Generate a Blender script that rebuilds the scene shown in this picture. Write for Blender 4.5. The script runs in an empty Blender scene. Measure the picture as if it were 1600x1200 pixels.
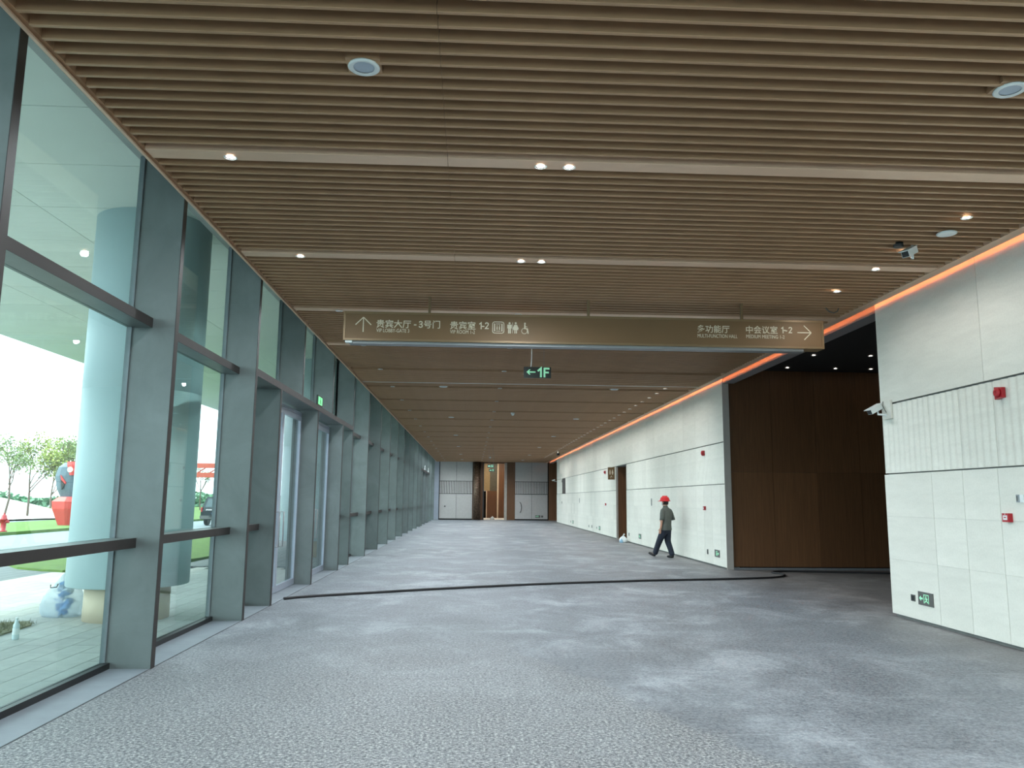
import bpy, bmesh, math, random, json
from mathutils import Vector, Matrix

random.seed(7)
scene = bpy.context.scene
COL = scene.collection

# ------------------------------------------------------------------ camera
cam_d = bpy.data.cameras.new('camera')
cam = bpy.data.objects.new('camera', cam_d)
COL.objects.link(cam)
def _nrm(v): return v.normalized()
_F = _nrm(Vector((-62, -180, -1230)))
_U = Vector((78, 8405, -1230)); _U = _nrm(_U - _F * _U.dot(_F))
_R = _F.cross(_U)
cam.matrix_world = Matrix(((_R.x, _R.y, _R.z, 0), (_F.x, _F.y, _F.z, 0), (_U.x, _U.y, _U.z, 1.65), (0, 0, 0, 1)))
cam_d.sensor_width = 36
cam_d.lens = 1230 / 1600 * 36
cam_d.clip_end = 2000
scene.camera = cam

# ------------------------------------------------------------------ world, sun, exposure
SKY_STRENGTH = 2.7
world = bpy.data.worlds.new('hazy_sky'); scene.world = world
world.use_nodes = True
wn = world.node_tree.nodes; wl = world.node_tree.links
bg = wn['Background']
bg.inputs[0].default_value = (0.80, 0.93, 1.0, 1)
bg.inputs[1].default_value = SKY_STRENGTH
sun_d = bpy.data.lights.new('sun', 'SUN'); sun_d.energy = 3.4; sun_d.angle = 0.12; sun_d.color = (1, 0.95, 0.86)
sun = bpy.data.objects.new('sun', sun_d); COL.objects.link(sun)
sun.rotation_euler = Vector((-0.68, -0.12, 0.72)).to_track_quat('Z', 'Y').to_euler()
scene.view_settings.view_transform = 'Standard'
scene.view_settings.look = 'None'
scene.view_settings.gamma = 1
scene.view_settings.use_curve_mapping = False
scene.view_settings.exposure = 1.0
LAMP_W = 44.0          # watts of each ceiling downlight
LED_STRENGTH = 26.0
cy = scene.cycles
cy.max_bounces = 10; cy.diffuse_bounces = 5; cy.glossy_bounces = 4; cy.transparent_max_bounces = 24; cy.transmission_bounces = 6
cy.use_denoising = True
cy.sample_clamp_indirect = 6.0
cy.caustics_reflective = False; cy.caustics_refractive = False

# a portal guides sky light through the glazed side; it gives off no light of its own
por_d = bpy.data.lights.new('window_portal', 'AREA'); por_d.shape = 'RECTANGLE'
por_d.size = 4.9; por_d.size_y = 68; por_d.cycles.is_portal = True
por = bpy.data.objects.new('window_portal', por_d); COL.objects.link(por)
por.location = (-3.60, 26, 2.55); por.rotation_euler = (0, -math.pi / 2, 0)

# ------------------------------------------------------------------ materials
def lin(c):
    return tuple(((v / 255) / 12.92 if v / 255 <= 0.04045 else ((v / 255 + 0.055) / 1.055) ** 2.4) for v in c)
class NT:
    def __init__(s, name):
        s.m = bpy.data.materials.new(name); s.m.use_nodes = True
        s.t = s.m.node_tree; s.n = s.t.nodes; s.l = s.t.links
        s.b = s.n['Principled BSDF']; s.out = s.n['Material Output']
    def add(s, typ, **kw):
        nd = s.n.new(typ)
        for k, v in kw.items():
            setattr(nd, k, v)
        return nd
    def link(s, a, b): s.l.new(a, b)
    def coord(s, scale=(1, 1, 1), rot=(0, 0, 0), kind='Object'):
        tc = s.add('ShaderNodeTexCoord'); mp = s.add('ShaderNodeMapping')
        mp.inputs['Scale'].default_value = scale; mp.inputs['Rotation'].default_value = rot
        s.link(tc.outputs[kind], mp.inputs[0]); return mp.outputs[0]
    def noise(s, vec, scale, detail=4, rough=0.55, dist=0.0):
        n = s.add('ShaderNodeTexNoise'); n.inputs['Scale'].default_value = scale
        n.inputs['Detail'].default_value = detail; n.inputs['Roughness'].default_value = rough
        n.inputs['Distortion'].default_value = dist
        s.link(vec, n.inputs['Vector']); return n.outputs['Fac']
    def ramp(s, fac, stops):
        r = s.add('ShaderNodeValToRGB'); e = r.color_ramp.elements
        while len(e) < len(stops): e.new(0.5)
        for i, (p, c) in enumerate(stops):
            e[i].position = p; e[i].color = (*c, 1) if len(c) == 3 else c
        s.link(fac, r.inputs[0]); return r.outputs[0]
    def mix(s, fac, a, b, mode='MIX'):
        m = s.add('ShaderNodeMix', data_type='RGBA', blend_type=mode)
        for v, i in ((fac, 0), (a, 6), (b, 7)):
            if hasattr(v, 'links'): s.link(v, m.inputs[i])
            else: m.inputs[i].default_value = v if not isinstance(v, tuple) else (*v, 1)
        return m.outputs[2]
    def math(s, op, a, b=None, c=None):
        m = s.add('ShaderNodeMath', operation=op)
        for i, v in enumerate((a, b, c)):
            if v is None: continue
            if hasattr(v, 'links'): s.link(v, m.inputs[i])
            else: m.inputs[i].default_value = v
        return m.outputs[0]
    def bump(s, h, strength=0.2, dist=0.01):
        b = s.add('ShaderNodeBump'); b.inputs['Strength'].default_value = strength; b.inputs['Distance'].default_value = dist
        s.link(h, b.inputs['Height']); s.link(b.outputs[0], s.b.inputs['Normal'])
    def base(s, c):
        if hasattr(c, 'links'): s.link(c, s.b.inputs['Base Color'])
        else: s.b.inputs['Base Color'].default_value = (*c, 1)
    def set(s, rough=None, metal=None, spec=None, alpha=None):
        if rough is not None:
            if hasattr(rough, 'links'): s.link(rough, s.b.inputs['Roughness'])
            else: s.b.inputs['Roughness'].default_value = rough
        if metal is not None: s.b.inputs['Metallic'].default_value = metal
        if spec is not None: s.b.inputs['Specular IOR Level'].default_value = spec

def simple(name, rgb, rough=0.5, metal=0.0, var=0.12, scale=6.0, spec=None, rand=0.0, bump=0.0):
    """painted / plain surface with a little procedural mottling and per-object variation"""
    t = NT(name); c = lin(rgb)
    v = t.coord()
    f = t.noise(v, scale, 5)
    lo = tuple(x * (1 - var) for x in c); hi = tuple(min(1, x * (1 + var)) for x in c)
    col = t.ramp(f, [(0.3, lo), (0.7, hi)])
    if rand:
        oi = t.add('ShaderNodeObjectInfo')
        r = t.math('MULTIPLY_ADD', oi.outputs['Random'], rand * 2, 1 - rand)
        hs = t.add('ShaderNodeHueSaturation'); t.link(col, hs.inputs['Color']); t.link(r, hs.inputs['Value'])
        col = hs.outputs[0]
    t.base(col); t.set(rough, metal, spec)
    if bump: t.bump(t.noise(v, scale * 8, 4), bump, 0.004)
    return t.m
def glow(name, rgb, strength, rough=0.4):
    t = NT(name); c = lin(rgb); t.base(c); t.set(rough)
    t.b.inputs['Emission Color'].default_value = (*c, 1); t.b.inputs['Emission Strength'].default_value = strength
    return t.m
def glass(name, tint, ior=1.5):
    m = bpy.data.materials.new(name); m.use_nodes = True
    n = m.node_tree.nodes; l = m.node_tree.links; n.clear()
    o = n.new('ShaderNodeOutputMaterial'); mx = n.new('ShaderNodeMixShader'); tr = n.new('ShaderNodeBsdfTransparent')
    gl = n.new('ShaderNodeBsdfGlossy'); lw = n.new('ShaderNodeLayerWeight'); lw.inputs[0].default_value = 0.5
    tr.inputs[0].default_value = (*tint, 1); gl.inputs['Roughness'].default_value = 0.0
    p = n.new('ShaderNodeMath'); p.operation = 'POWER'; p.inputs[1].default_value = 5.0
    ma = n.new('ShaderNodeMath'); ma.operation = 'MULTIPLY_ADD'; ma.inputs[1].default_value = 0.96; ma.inputs[2].default_value = 0.04
    l.new(lw.outputs['Facing'], p.inputs[0]); l.new(p.outputs[0], ma.inputs[0])
    l.new(ma.outputs[0], mx.inputs[0]); l.new(tr.outputs[0], mx.inputs[1]); l.new(gl.outputs[0], mx.inputs[2]); l.new(mx.outputs[0], o.inputs[0])
    return m

M = {}
def floor_material():
    t = NT('ground_concrete')
    v = t.coord()
    sep = t.add('ShaderNodeSeparateXYZ'); t.link(v, sep.inputs[0])
    X, Y = sep.outputs[0], sep.outputs[1]
    big = t.noise(v, 0.33, 6, 0.6, 0.4)
    mid = t.noise(t.coord((1.0, 0.8, 1), (0, 0, 0.35)), 1.1, 9, 0.72, 0.5)
    scr = t.math('MAXIMUM', t.noise(t.coord((0.22, 9.0, 1), (0, 0, -0.9)), 1.5, 5, 0.6, 0.15), t.noise(t.coord((0.3, 8.0, 1), (0, 0, 0.75)), 1.1, 5, 0.6, 0.2))
    fine = t.noise(v, 22, 5, 0.8)
    grit = t.noise(v, 44, 3, 0.8)
    dusty = t.ramp(mid, [(0.36, lin((82, 89, 98))), (0.50, lin((120, 127, 135))), (0.62, lin((164, 171, 179)))])
    dusty = t.mix(t.ramp(scr, [(0.62, (0, 0, 0)), (0.74, (0.8, 0.8, 0.8))]), dusty, lin((166, 172, 178)))
    dusty = t.mix(t.ramp(big, [(0.40, (0, 0, 0)), (0.66, (0.7, 0.7, 0.7))]), dusty, lin((94, 102, 112)))
    # exposed aggregate left of the ground edge of the grinding lane
    speck = t.ramp(grit, [(0.38, lin((22, 24, 28))), (0.46, lin((98, 101, 105))), (0.55, lin((136, 138, 138))), (0.63, lin((216, 214, 210)))])
    wob = t.math('MULTIPLY_ADD', t.noise(v, 1.3, 3), 0.9, -0.45)
    edge = t.math('ADD', t.math('ADD', X, t.math('MULTIPLY', Y, 0.41)), wob)
    lane = t.add('ShaderNodeMapRange'); lane.inputs[1].default_value = 4.08; lane.inputs[2].default_value = 4.28; t.link(edge, lane.inputs[0])
    far = t.add('ShaderNodeMapRange'); far.inputs[1].default_value = 6.0; far.inputs[2].default_value = 10.5; t.link(Y, far.inputs[0])
    m = t.math('MAXIMUM', lane.outputs[0], far.outputs[0])
    m = t.math('MULTIPLY_ADD', m, 0.66, 0.22)
    col = t.mix(m, speck, dusty)
    col = t.mix(0.25, col, t.ramp(fine, [(0.38, lin((58, 61, 66))), (0.60, lin((186, 188, 191)))]), 'MIX')
    # brownish reflection by the dark lobby, painted into the floor colour
    lob = t.add('ShaderNodeMapRange'); lob.inputs[1].default_value = 4.9; lob.inputs[2].default_value = 6.9; t.link(t.math('ADD', X, wob), lob.inputs[0])
    col = t.mix(t.math('MULTIPLY', lob.outputs[0], 0.65), col, t.ramp(mid, [(0.35, lin((112, 104, 99))), (0.65, lin((150, 141, 134)))]))
    t.base(col); t.set(t.math('MULTIPLY_ADD', mid, 0.3, 0.42), 0, 0.35)
    h = t.math('ADD', t.math('MULTIPLY', grit, 0.5), fine)
    t.bump(h, 0.35, 0.006)
    return t.m
M['floor'] = floor_material()
def stone(name, a, b, c):
    t = NT(name); v = t.coord((1, 1, 5))
    st = t.noise(v, 1.6, 7, 0.62, 0.5)
    gr = t.noise(t.coord(), 40, 3)
    col = t.ramp(st, [(0.3, lin(a)), (0.5, lin(b)), (0.7, lin(c))])
    col = t.mix(0.06, col, t.ramp(gr, [(0.35, lin((150, 148, 138))), (0.6, lin((240, 238, 230)))]))
    oi = t.add('ShaderNodeObjectInfo')
    hs = t.add('ShaderNodeHueSaturation'); t.link(col, hs.inputs['Color'])
    t.link(t.math('MULTIPLY_ADD', oi.outputs['Random'], 0.10, 0.95), hs.inputs['Value'])
    t.base(hs.outputs[0]); t.set(0.55, 0, 0.3); t.bump(gr, 0.06, 0.002)
    return t.m
M['stone'] = stone('honed_travertine', (222, 219, 210), (228, 225, 216), (233, 230, 221))
M['panel_grey'] = simple('grey_wall_panel', (186, 182, 180), 0.5, rand=0.04, var=0.04)
def wood(name, a, b):
    t = NT(name)
    g = t.noise(t.coord((14, 14, 0.5)), 2.2, 6, 0.6, 0.7)
    col = t.ramp(g, [(0.25, lin(a)), (0.75, lin(b))])
    oi = t.add('ShaderNodeObjectInfo')
    hs = t.add('ShaderNodeHueSaturation'); t.link(col, hs.inputs['Color']); t.link(t.math('MULTIPLY_ADD', oi.outputs['Random'], 0.3, 0.85), hs.inputs['Value'])
    t.base(hs.outputs[0]); t.set(0.42, 0, 0.4)
    return t.m
M['wood'] = wood('brown_veneer', (94, 64, 43), (122, 84, 56))
M['slat'] = simple('bronze_aluminium', (177, 140, 108), 0.42, 0.15, var=0.05, scale=3, rand=0.03)
M['board'] = simple('bronze_board', (224, 188, 160), 0.42, 0.15, var=0.04, scale=3)
M['plenum'] = simple('dark_plenum', (22, 18, 16), 0.9, var=0.1)
M['slab'] = simple('roof_concrete', (120, 120, 118), 0.9)
def fin_mat():
    t = NT('grey_green_painted_steel'); v = t.coord()
    f = t.noise(v, 1.7, 6, 0.6, 0.6); g = t.noise(t.coord((1, 1, 0.3)), 5, 4)
    col = t.ramp(f, [(0.3, lin((106, 114, 113))), (0.7, lin((122, 130, 130)))])
    col = t.mix(t.ramp(g, [(0.55, (0, 0, 0)), (0.75, (0.25, 0.25, 0.25))]), col, lin((92, 99, 101)))
    oi = t.add('ShaderNodeObjectInfo')
    hs = t.add('ShaderNodeHueSaturation'); t.link(col, hs.inputs['Color']); t.link(t.math('MULTIPLY_ADD', oi.outputs['Random'], 0.35, 0.8), hs.inputs['Value'])
    t.base(hs.outputs[0]); t.set(0.4, 0.2, 0.5)
    return t.m
M['fin'] = fin_mat()
M['edge_shade'] = simple('shaded_edge_brown', (44, 38, 37), 0.55, var=0.1)  # shade on the room-facing edges, put into a darker colour
M['gasket'] = simple('dark_frame', (52, 54, 56), 0.5)
M['mullion'] = simple('grey_mullion', (112, 120, 124), 0.4, 0.3)
M['alu'] = simple('pale_anodised_aluminium', (168, 176, 190), 0.35, 0.3, var=0.04)
M['steel'] = simple('steel', (150, 150, 152), 0.5, 0.7, var=0.05)
M['glass'] = glass('green_tinted_glass', (0.86, 0.955, 0.935))
M['doorglass'] = glass('clear_door_glass', (0.92, 0.97, 0.98))
M['white'] = simple('white_plastic', (228, 232, 232), 0.4, var=0.03)
M['chrome'] = simple('bright_reflector', (230, 230, 232), 0.15, 0.9, var=0.02)
M['black'] = simple('black_plastic', (26, 26, 28), 0.45)
M['darkplate'] = simple('dark_grey_plate', (96, 94, 92), 0.4, 0.2)
M['greyplate'] = simple('grey_switch_plate', (148, 152, 156), 0.35, 0.4)
M['signbrown'] = simple('sign_bronze', (122, 93, 62), 0.5, 0.15, var=0.04, scale=1.5)
M['signframe'] = simple('sign_frame_bronze', (134, 110, 80), 0.38, 0.3, var=0.03)
M['cream'] = simple('cream_lettering', (226, 214, 190), 0.5, var=0.02)
M['signgreen'] = glow('lit_green', (150, 222, 182), 0.25)
M['exitgreen'] = glow('lit_exit_green', (110, 230, 140), 0.45)
M['signdark'] = simple('smoked_sign_panel', (66, 72, 70), 0.25)
M['red'] = simple('fire_red', (168, 24, 36), 0.4)
M['helmet'] = simple('red_helmet', (204, 14, 28), 0.35, var=0.03)
M['lampglow'] = glow('lamp_glow', (255, 246, 232), 9.0)
M['lampdull'] = simple('dull_diffuser', (178, 190, 200), 0.5, var=0.03)
M['led'] = glow('orange_led', (255, 150, 92), LED_STRENGTH)
M['hose'] = simple('black_hose', (40, 38, 40), 0.6)
M['soffit'] = simple('pale_soffit_panel', (236, 238, 230), 0.6, rand=0.03, var=0.03, scale=1.2)
M['colwhite'] = simple('pale_column_cladding', (184, 204, 208), 0.45, var=0.02, scale=1)
M['beige'] = simple('beige_plaster', (214, 196, 172), 0.8, var=0.08, scale=3)
M['paver'] = simple('grey_granite_paver', (186, 186, 182), 0.75, rand=0.08, var=0.1, scale=5, bump=0.1)
M['asphalt'] = simple('pale_road', (118, 126, 132), 0.85, var=0.06, scale=0.6)
M['soil'] = simple('sandy_soil', (150, 140, 120), 0.95, var=0.15, scale=0.5)
M['mound'] = simple('white_covered_mound', (196, 190, 184), 0.9, var=0.08, scale=0.7)
def grass_mat(name, a, b, c):
    t = NT(name); v = t.coord()
    f = t.noise(v, 3.5, 8, 0.7); g = t.noise(v, 0.4, 3)
    col = t.ramp(f, [(0.3, lin(a)), (0.55, lin(b)), (0.75, lin(c))])
    col = t.mix(t.ramp(g, [(0.4, (0, 0, 0)), (0.7, (0.5, 0.5, 0.5))]), col, lin(b))
    t.base(col); t.set(0.9); t.bump(f, 0.5, 0.05)
    return t.m
M['lawn'] = grass_mat('lawn_grass', (60, 86, 32), (84, 112, 40), (108, 136, 56))
M['weeds'] = grass_mat('dry_grass', (104, 106, 74), (130, 128, 92), (154, 146, 114))
M['bark'] = simple('grey_bark', (104, 88, 80), 0.9, var=0.2)
M['skin'] = simple('skin', (196, 146, 122), 0.5, var=0.04)
M['shirt'] = simple('grey_polo_cloth', (94, 97, 92), 0.9, var=0.08, scale=14)
M['jeans'] = simple('navy_trousers', (36, 42, 56), 0.9, var=0.12, scale=14)
M['shoe'] = simple('black_shoe', (20, 20, 22), 0.6)
M['hair'] = simple('black_hair', (34, 28, 26), 0.8)
M['mask'] = simple('pale_face_mask', (190, 204, 208), 0.8, var=0.03)

# ------------------------------------------------------------------ mesh helpers
class MB:
    def __init__(s): s.v = []; s.f = []; s.smooth = []
    def box(s, x0, x1, y0, y1, z0, z1):
        i = len(s.v)
        s.v += [(x0, y0, z0), (x1, y0, z0), (x1, y1, z0), (x0, y1, z0), (x0, y0, z1), (x1, y0, z1), (x1, y1, z1), (x0, y1, z1)]
        for q in ((0, 3, 2, 1), (4, 5, 6, 7), (0, 1, 5, 4), (1, 2, 6, 5), (2, 3, 7, 6), (3, 0, 4, 7)):
            s.f.append(tuple(i + k for k in q)); s.smooth.append(False)
        return s
    def prism(s, poly, a0, a1, axis='x'):
        """poly: 2-D outline; axis x -> (y,z), y -> (x,z), z -> (x,y)"""
        i = len(s.v); n = len(poly)
        def P(p, a):
            return {'x': (a, p[0], p[1]), 'y': (p[0], a, p[1]), 'z': (p[0], p[1], a)}[axis]
        s.v += [P(p, a0) for p in poly] + [P(p, a1) for p in poly]
        s.f.append(tuple(i + k for k in range(n))[::-1]); s.f.append(tuple(i + n + k for k in range(n))); s.smooth += [False, False]
        for k in range(n):
            s.f.append((i + k, i + (k + 1) % n, i + n + (k + 1) % n, i + n + k)); s.smooth.append(False)
        return s
    def lathe(s, prof, c=(0, 0, 0), axis='z', n=20, cap=True, sx=1, sy=1):
        """prof: list of (radius, height)"""
        i = len(s.v)
        for r, h in prof:
            for k in range(n):
                a = 2 * math.pi * k / n; p = (r * math.cos(a) * sx, r * math.sin(a) * sy)
                q = {'z': (p[0], p[1], h), 'x': (h, p[0], p[1]), 'y': (p[0], h, p[1])}[axis]
                s.v.append((q[0] + c[0], q[1] + c[1], q[2] + c[2]))
        for j in range(len(prof) - 1):
            for k in range(n):
                s.f.append((i + j * n + k, i + j * n + (k + 1) % n, i + (j + 1) * n + (k + 1) % n, i + (j + 1) * n + k)); s.smooth.append(True)
        if cap:
            s.f.append(tuple(i + k for k in range(n))[::-1]); s.f.append(tuple(i + (len(prof) - 1) * n + k for k in range(n))); s.smooth += [False, False]
        return s
    def tube(s, pts, r, n=8, cap=True):
        i = len(s.v); pts = [Vector(p) for p in pts]
        rs = r if isinstance(r, (list, tuple)) else [r] * len(pts)
        up = Vector((0, 0, 1)); prev = None
        for j, p in enumerate(pts):
            d = (pts[min(j + 1, len(pts) - 1)] - pts[max(j - 1, 0)]).normalized()
            if prev is None:
                a = d.cross(up)
                if a.length < 1e-3: a = d.cross(Vector((1, 0, 0)))
            else:
                a = prev - d * prev.dot(d)
            a.normalize(); prev = a; b = d.cross(a)
            for k in range(n):
                w = 2 * math.pi * k / n
                s.v.append(tuple(p + a * math.cos(w) * rs[j] + b * math.sin(w) * rs[j]))
        for j in range(len(pts) - 1):
            for k in range(n):
                s.f.append((i + j * n + k, i + j * n + (k + 1) % n, i + (j + 1) * n + (k + 1) % n, i + (j + 1) * n + k)); s.smooth.append(True)
        if cap:
            s.f.append(tuple(i + k for k in range(n))[::-1]); s.f.append(tuple(i + (len(pts) - 1) * n + k for k in range(n))); s.smooth += [False, False]
        return s
    def mesh(s, name, mat, recalc=True):
        me = bpy.data.meshes.new(name); me.from_pydata(s.v, [], s.f)
        me.polygons.foreach_set('use_smooth', s.smooth)
        if mat is not None: me.materials.append(M[mat] if isinstance(mat, str) else mat)
        if recalc:
            bm = bmesh.new(); bm.from_mesh(me); bmesh.ops.recalc_face_normals(bm, faces=bm.faces); bm.to_mesh(me); bm.free()
        return me
    def build(s, name, mat, parent=None, loc=None, **kw):
        return place(name, s.mesh(name, mat), parent, loc, **kw)

def place(name, me, parent=None, loc=None, rotz=None, kind=None, label=None, cat=None, group=None):
    o = bpy.data.objects.new(name, me); COL.objects.link(o)
    if parent is not None: o.parent = parent
    if loc is not None: o.location = loc
    if rotz is not None: o.rotation_euler = (0, 0, rotz)
    if kind: o['kind'] = kind
    if label: o['label'] = label
    if cat: o['category'] = cat
    if group: o['group'] = group
    return o
def thing(name, label, cat, loc=(0, 0, 0), rotz=0, group=None):
    return place(name, None, None, loc, rotz, None, label, cat, group)
def struct(name, loc=(0, 0, 0)):
    return place(name, None, None, loc, None, 'structure')
def dup(root, loc, rotz=None, label=None, group=None):
    r = root.copy(); COL.objects.link(r); r.location = loc
    if rotz is not None: r.rotation_euler = (0, 0, rotz)
    if label: r['label'] = label
    if group: r['group'] = group
    for ch in list(root.children):
        c = ch.copy(); COL.objects.link(c); c.parent = r
        for g in list(ch.children):
            d = g.copy(); COL.objects.link(d); d.parent = c
    return r
# ================================================================== STRUCTURE
Y0, Y1 = -8.0, 64.5          # room ends
XG = -3.52                   # glass line
XW = 6.25                    # face of the stone wall
ZC = 4.65                    # underside of the slats
BAY = 3.04
FIN_Y = [8.07 + BAY * k for k in range(-5, 18)]     # k=-5..17

# ---- floor
MB().box(-3.62, 17, Y0, 80, -0.3, 0.0).build('floor', 'floor', kind='structure')
fs = MB().box(-3.50, -3.085, Y0, Y1, 0.0, 0.004)
fs.build('trim_1', simple('pale_stone_strip', (134, 142, 150), 0.6, var=0.08, scale=4), kind='structure')
MB().box(-3.083, -3.075, Y0, Y1, 0.0, 0.0025).build('trim_2', 'gasket', kind='structure')

# ---- roof above everything
MB().box(-3.6, 17.2, Y0 - 0.2, 80, 5.35, 5.75).build('roof', 'slab', kind='structure')

# ---- ceiling: dark backing + slats
ceiling = MB().box(-2.95, 6.05, Y0, Y1, 4.805, 4.85).build('ceiling', 'plenum', kind='structure')
P = 0.152; SY = 4.713        # far edge of one slat
XA, XB, XJ = -2.905, 5.95, -0.27
prof = [(-0.032, 0.15), (-0.032, 0.004), (-0.028, 0.0), (-0.004, 0.0), (0, 0.004), (0, 0.15)]
sl = MB()
sl.prism(prof, XA, XJ - 0.002, 'x'); sl.prism(prof, XJ + 0.002, XB, 'x')
slat_me = sl.mesh('slat', 'slat')
bprof = [(-0.184, 0.12), (-0.184, 0.004), (-0.18, 0.0), (-0.004, 0.0), (0, 0.004), (0, 0.12)]
bb = MB(); bb.prism(bprof, XA, XJ - 0.002, 'x'); bb.prism(bprof, XJ + 0.002, XB, 'x')
board_me = bb.mesh('slat_board', 'board')
k_first = math.ceil((0.8 - SY) / P); k_last = int((30.5 - SY) / P)
rest = MB(); BOARD_Y = []
kk = math.ceil((Y0 + 0.1 - SY) / P)
while SY + kk * P < Y1 - 0.02:
    y = SY + kk * P
    isb = (kk % 19 == 14); before = (kk % 19 == 13)
    if isb: BOARD_Y.append(y - 0.08)
    if isb and y > 17: kk += 1; continue        # past the sign the boards give way to dark slots
    if not before:
        if k_first <= kk <= k_last:
            place('slat_board' if isb else 'slat', board_me if isb else slat_me, ceiling, (0, y, ZC))
        else:
            rest.prism([(a + y, b + ZC) for a, b in (bprof if isb else prof)], XA, XB, 'x')
    kk += 1
rest.build('distant_slats', 'slat', ceiling, kind='stuff')
# edge trims of the slatted field
MB().prism([(-2.955, 4.63), (-2.93, 4.63), (-2.93, 4.645), (-2.945, 4.645), (-2.945, 4.85), (-2.955, 4.85)], Y0, Y1, 'y').build('edge_trim', 'board', ceiling)
MB().prism([(-2.944, 4.66), (-2.907, 4.66), (-2.907, 4.80), (-2.944, 4.80)], Y0, Y1, 'y').build('closing_strip', 'slat', ceiling)
MB().prism([(5.952, 4.645), (6.10, 4.645), (6.10, 4.685), (6.09, 4.685), (6.09, 4.655), (5.962, 4.655), (5.962, 4.80), (5.952, 4.80)], Y0, Y1, 'y').build('edge_trim', 'board', ceiling)
# pale metal joint cover running across the ceiling
MB().box(-2.9, 5.95, 20.38, 20.43, 4.640, 4.6495).build('joint_cover', simple('brushed_joint_cover', (214, 210, 204), 0.3, 0.6, var=0.05), ceiling)

# ---- orange cove along the stone wall
led = thing('cove_light', 'long orange light strip glowing between slatted ceiling and stone wall', 'light strip', (5.99, 0, 4.70))
MB().box(-0.012, 0.012, Y0 + 0.1, Y1 - 0.1, 0.0, 0.012).build('diffuser', 'led', led)
MB().box(-0.02, 0.02, Y0 + 0.1, Y1 - 0.1, -0.012, -0.001).build('channel', 'alu', led)
MB().box(5.9, XW + 0.04, Y0, Y1, 5.12, 5.2).build('trim_3', 'slab', kind='structure')

# ---- right wall: cores
wr = struct('wall_right')
def core(name, *b): return MB().box(*b).build(name, 'slab', wr)
core('wall_core', XW + 0.045, XW + 0.35, Y0, 11.70, 0, 5.3)
core('wall_core', XW + 0.045, XW + 0.35, 19.52, 32.0, 0, 5.3)
core('wall_core', XW + 0.045, XW + 0.35, 34.35, 58.7, 0, 5.3)
core('wall_core', XW + 0.045, XW + 0.35, 32.0, 34.35, 3.10, 5.3)
MB().box(XW + 0.02, XW + 0.30, 11.72, 19.38, 4.60, 5.3).build('lintel', simple('grey_lintel', (150, 148, 148), 0.4, 0.3, var=0.04), wr)
MB().box(XW + 0.02, XW + 0.30, 58.7, Y1, 4.60, 5.3).build('lintel', 'panel_grey', wr)
# stone panels
G = 0.007
def flat_panel(w, h): return MB().box(0, 0.035, G / 2, w - G / 2, 0.0008, h - 0.0008).mesh('stone_panel', 'stone')
def rib_panel(w, h, per=0.137, amp=0.008):
    n = max(2, round(w / per)) * 8; b = MB()
    pts = [(0.035, G / 2)] + [(0.010 + amp * math.cos(2 * math.pi * (i / 8)), G / 2 + (w - G) * i / n) for i in range(n + 1)] + [(0.035, w - G / 2)]
    b.prism(pts, G / 2, h - G / 2, 'z'); me = b.mesh('ribbed_panel', 'stone'); return me
cache = {}
def panel(kind, y, z, w, h):
    key = (kind, round(w, 3), round(h, 3))
    if key not in cache: cache[key] = (flat_panel if kind == 'stone_panel' else rib_panel)(w, h)
    place(kind, cache[key], wr, (XW, y, z))
ZL, ZM = 2.082, 3.13
def stone_run(ys_low, ys_up, skip_low=()):
    for a, b in zip(ys_low[:-1], ys_low[1:]):
        for z0, z1 in ((0.045, 0.83), (0.83, 1.455), (1.455, ZL - 0.008)):
            panel('stone_panel', a, z0, b - a, z1 - z0)
        panel('ribbed_panel', a, ZL + 0.008, b - a, ZM - 0.01 - ZL - 0.008)
    for a, b in zip(ys_up[:-1], ys_up[1:]):
        panel('stone_panel', a, ZM + 0.01, b - a, 4.98 - ZM - 0.01)
ys = [10.51 - 0.685 * i for i in range(8, -1, -1)] + [11.74]
stone_run(ys, [11.74 - 2.48 * i for i in range(3, -1, -1)])
def split(a, b, w):
    n = max(1, round((b - a) / w)); return [a + (b - a) * i / n for i in range(n + 1)]
lo1 = [19.40, 19.80] + split(19.80, 32.0, 0.70)[1:]
stone_run(lo1, [])
stone_run(split(34.35, 58.7, 0.70), [])
up = split(19.40, 58.7, 1.25)
stone_run([], up)
MB().box(XW, XW + 0.04, Y0, ys[0] - 0.005, 0.045, 4.98).build('plain_cladding', 'stone', wr)
# jambs
MB().box(XW - 0.005, XW + 0.16, 19.38, 19.40, 0.0, 4.66).build('jamb', simple('grey_jamb_trim', (190, 182, 176), 0.4, 0.2, var=0.04), wr)
MB().box(XW - 0.003, XW + 0.08, 34.30, 34.35, 0.0, 3.10).build('jamb', bpy.data.materials['grey_jamb_trim'], wr)
MB().box(XW - 0.003, XW + 0.20, 32.0, 32.03, 0.0, 3.10).build('jamb', bpy.data.materials['grey_jamb_trim'], wr)

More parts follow.
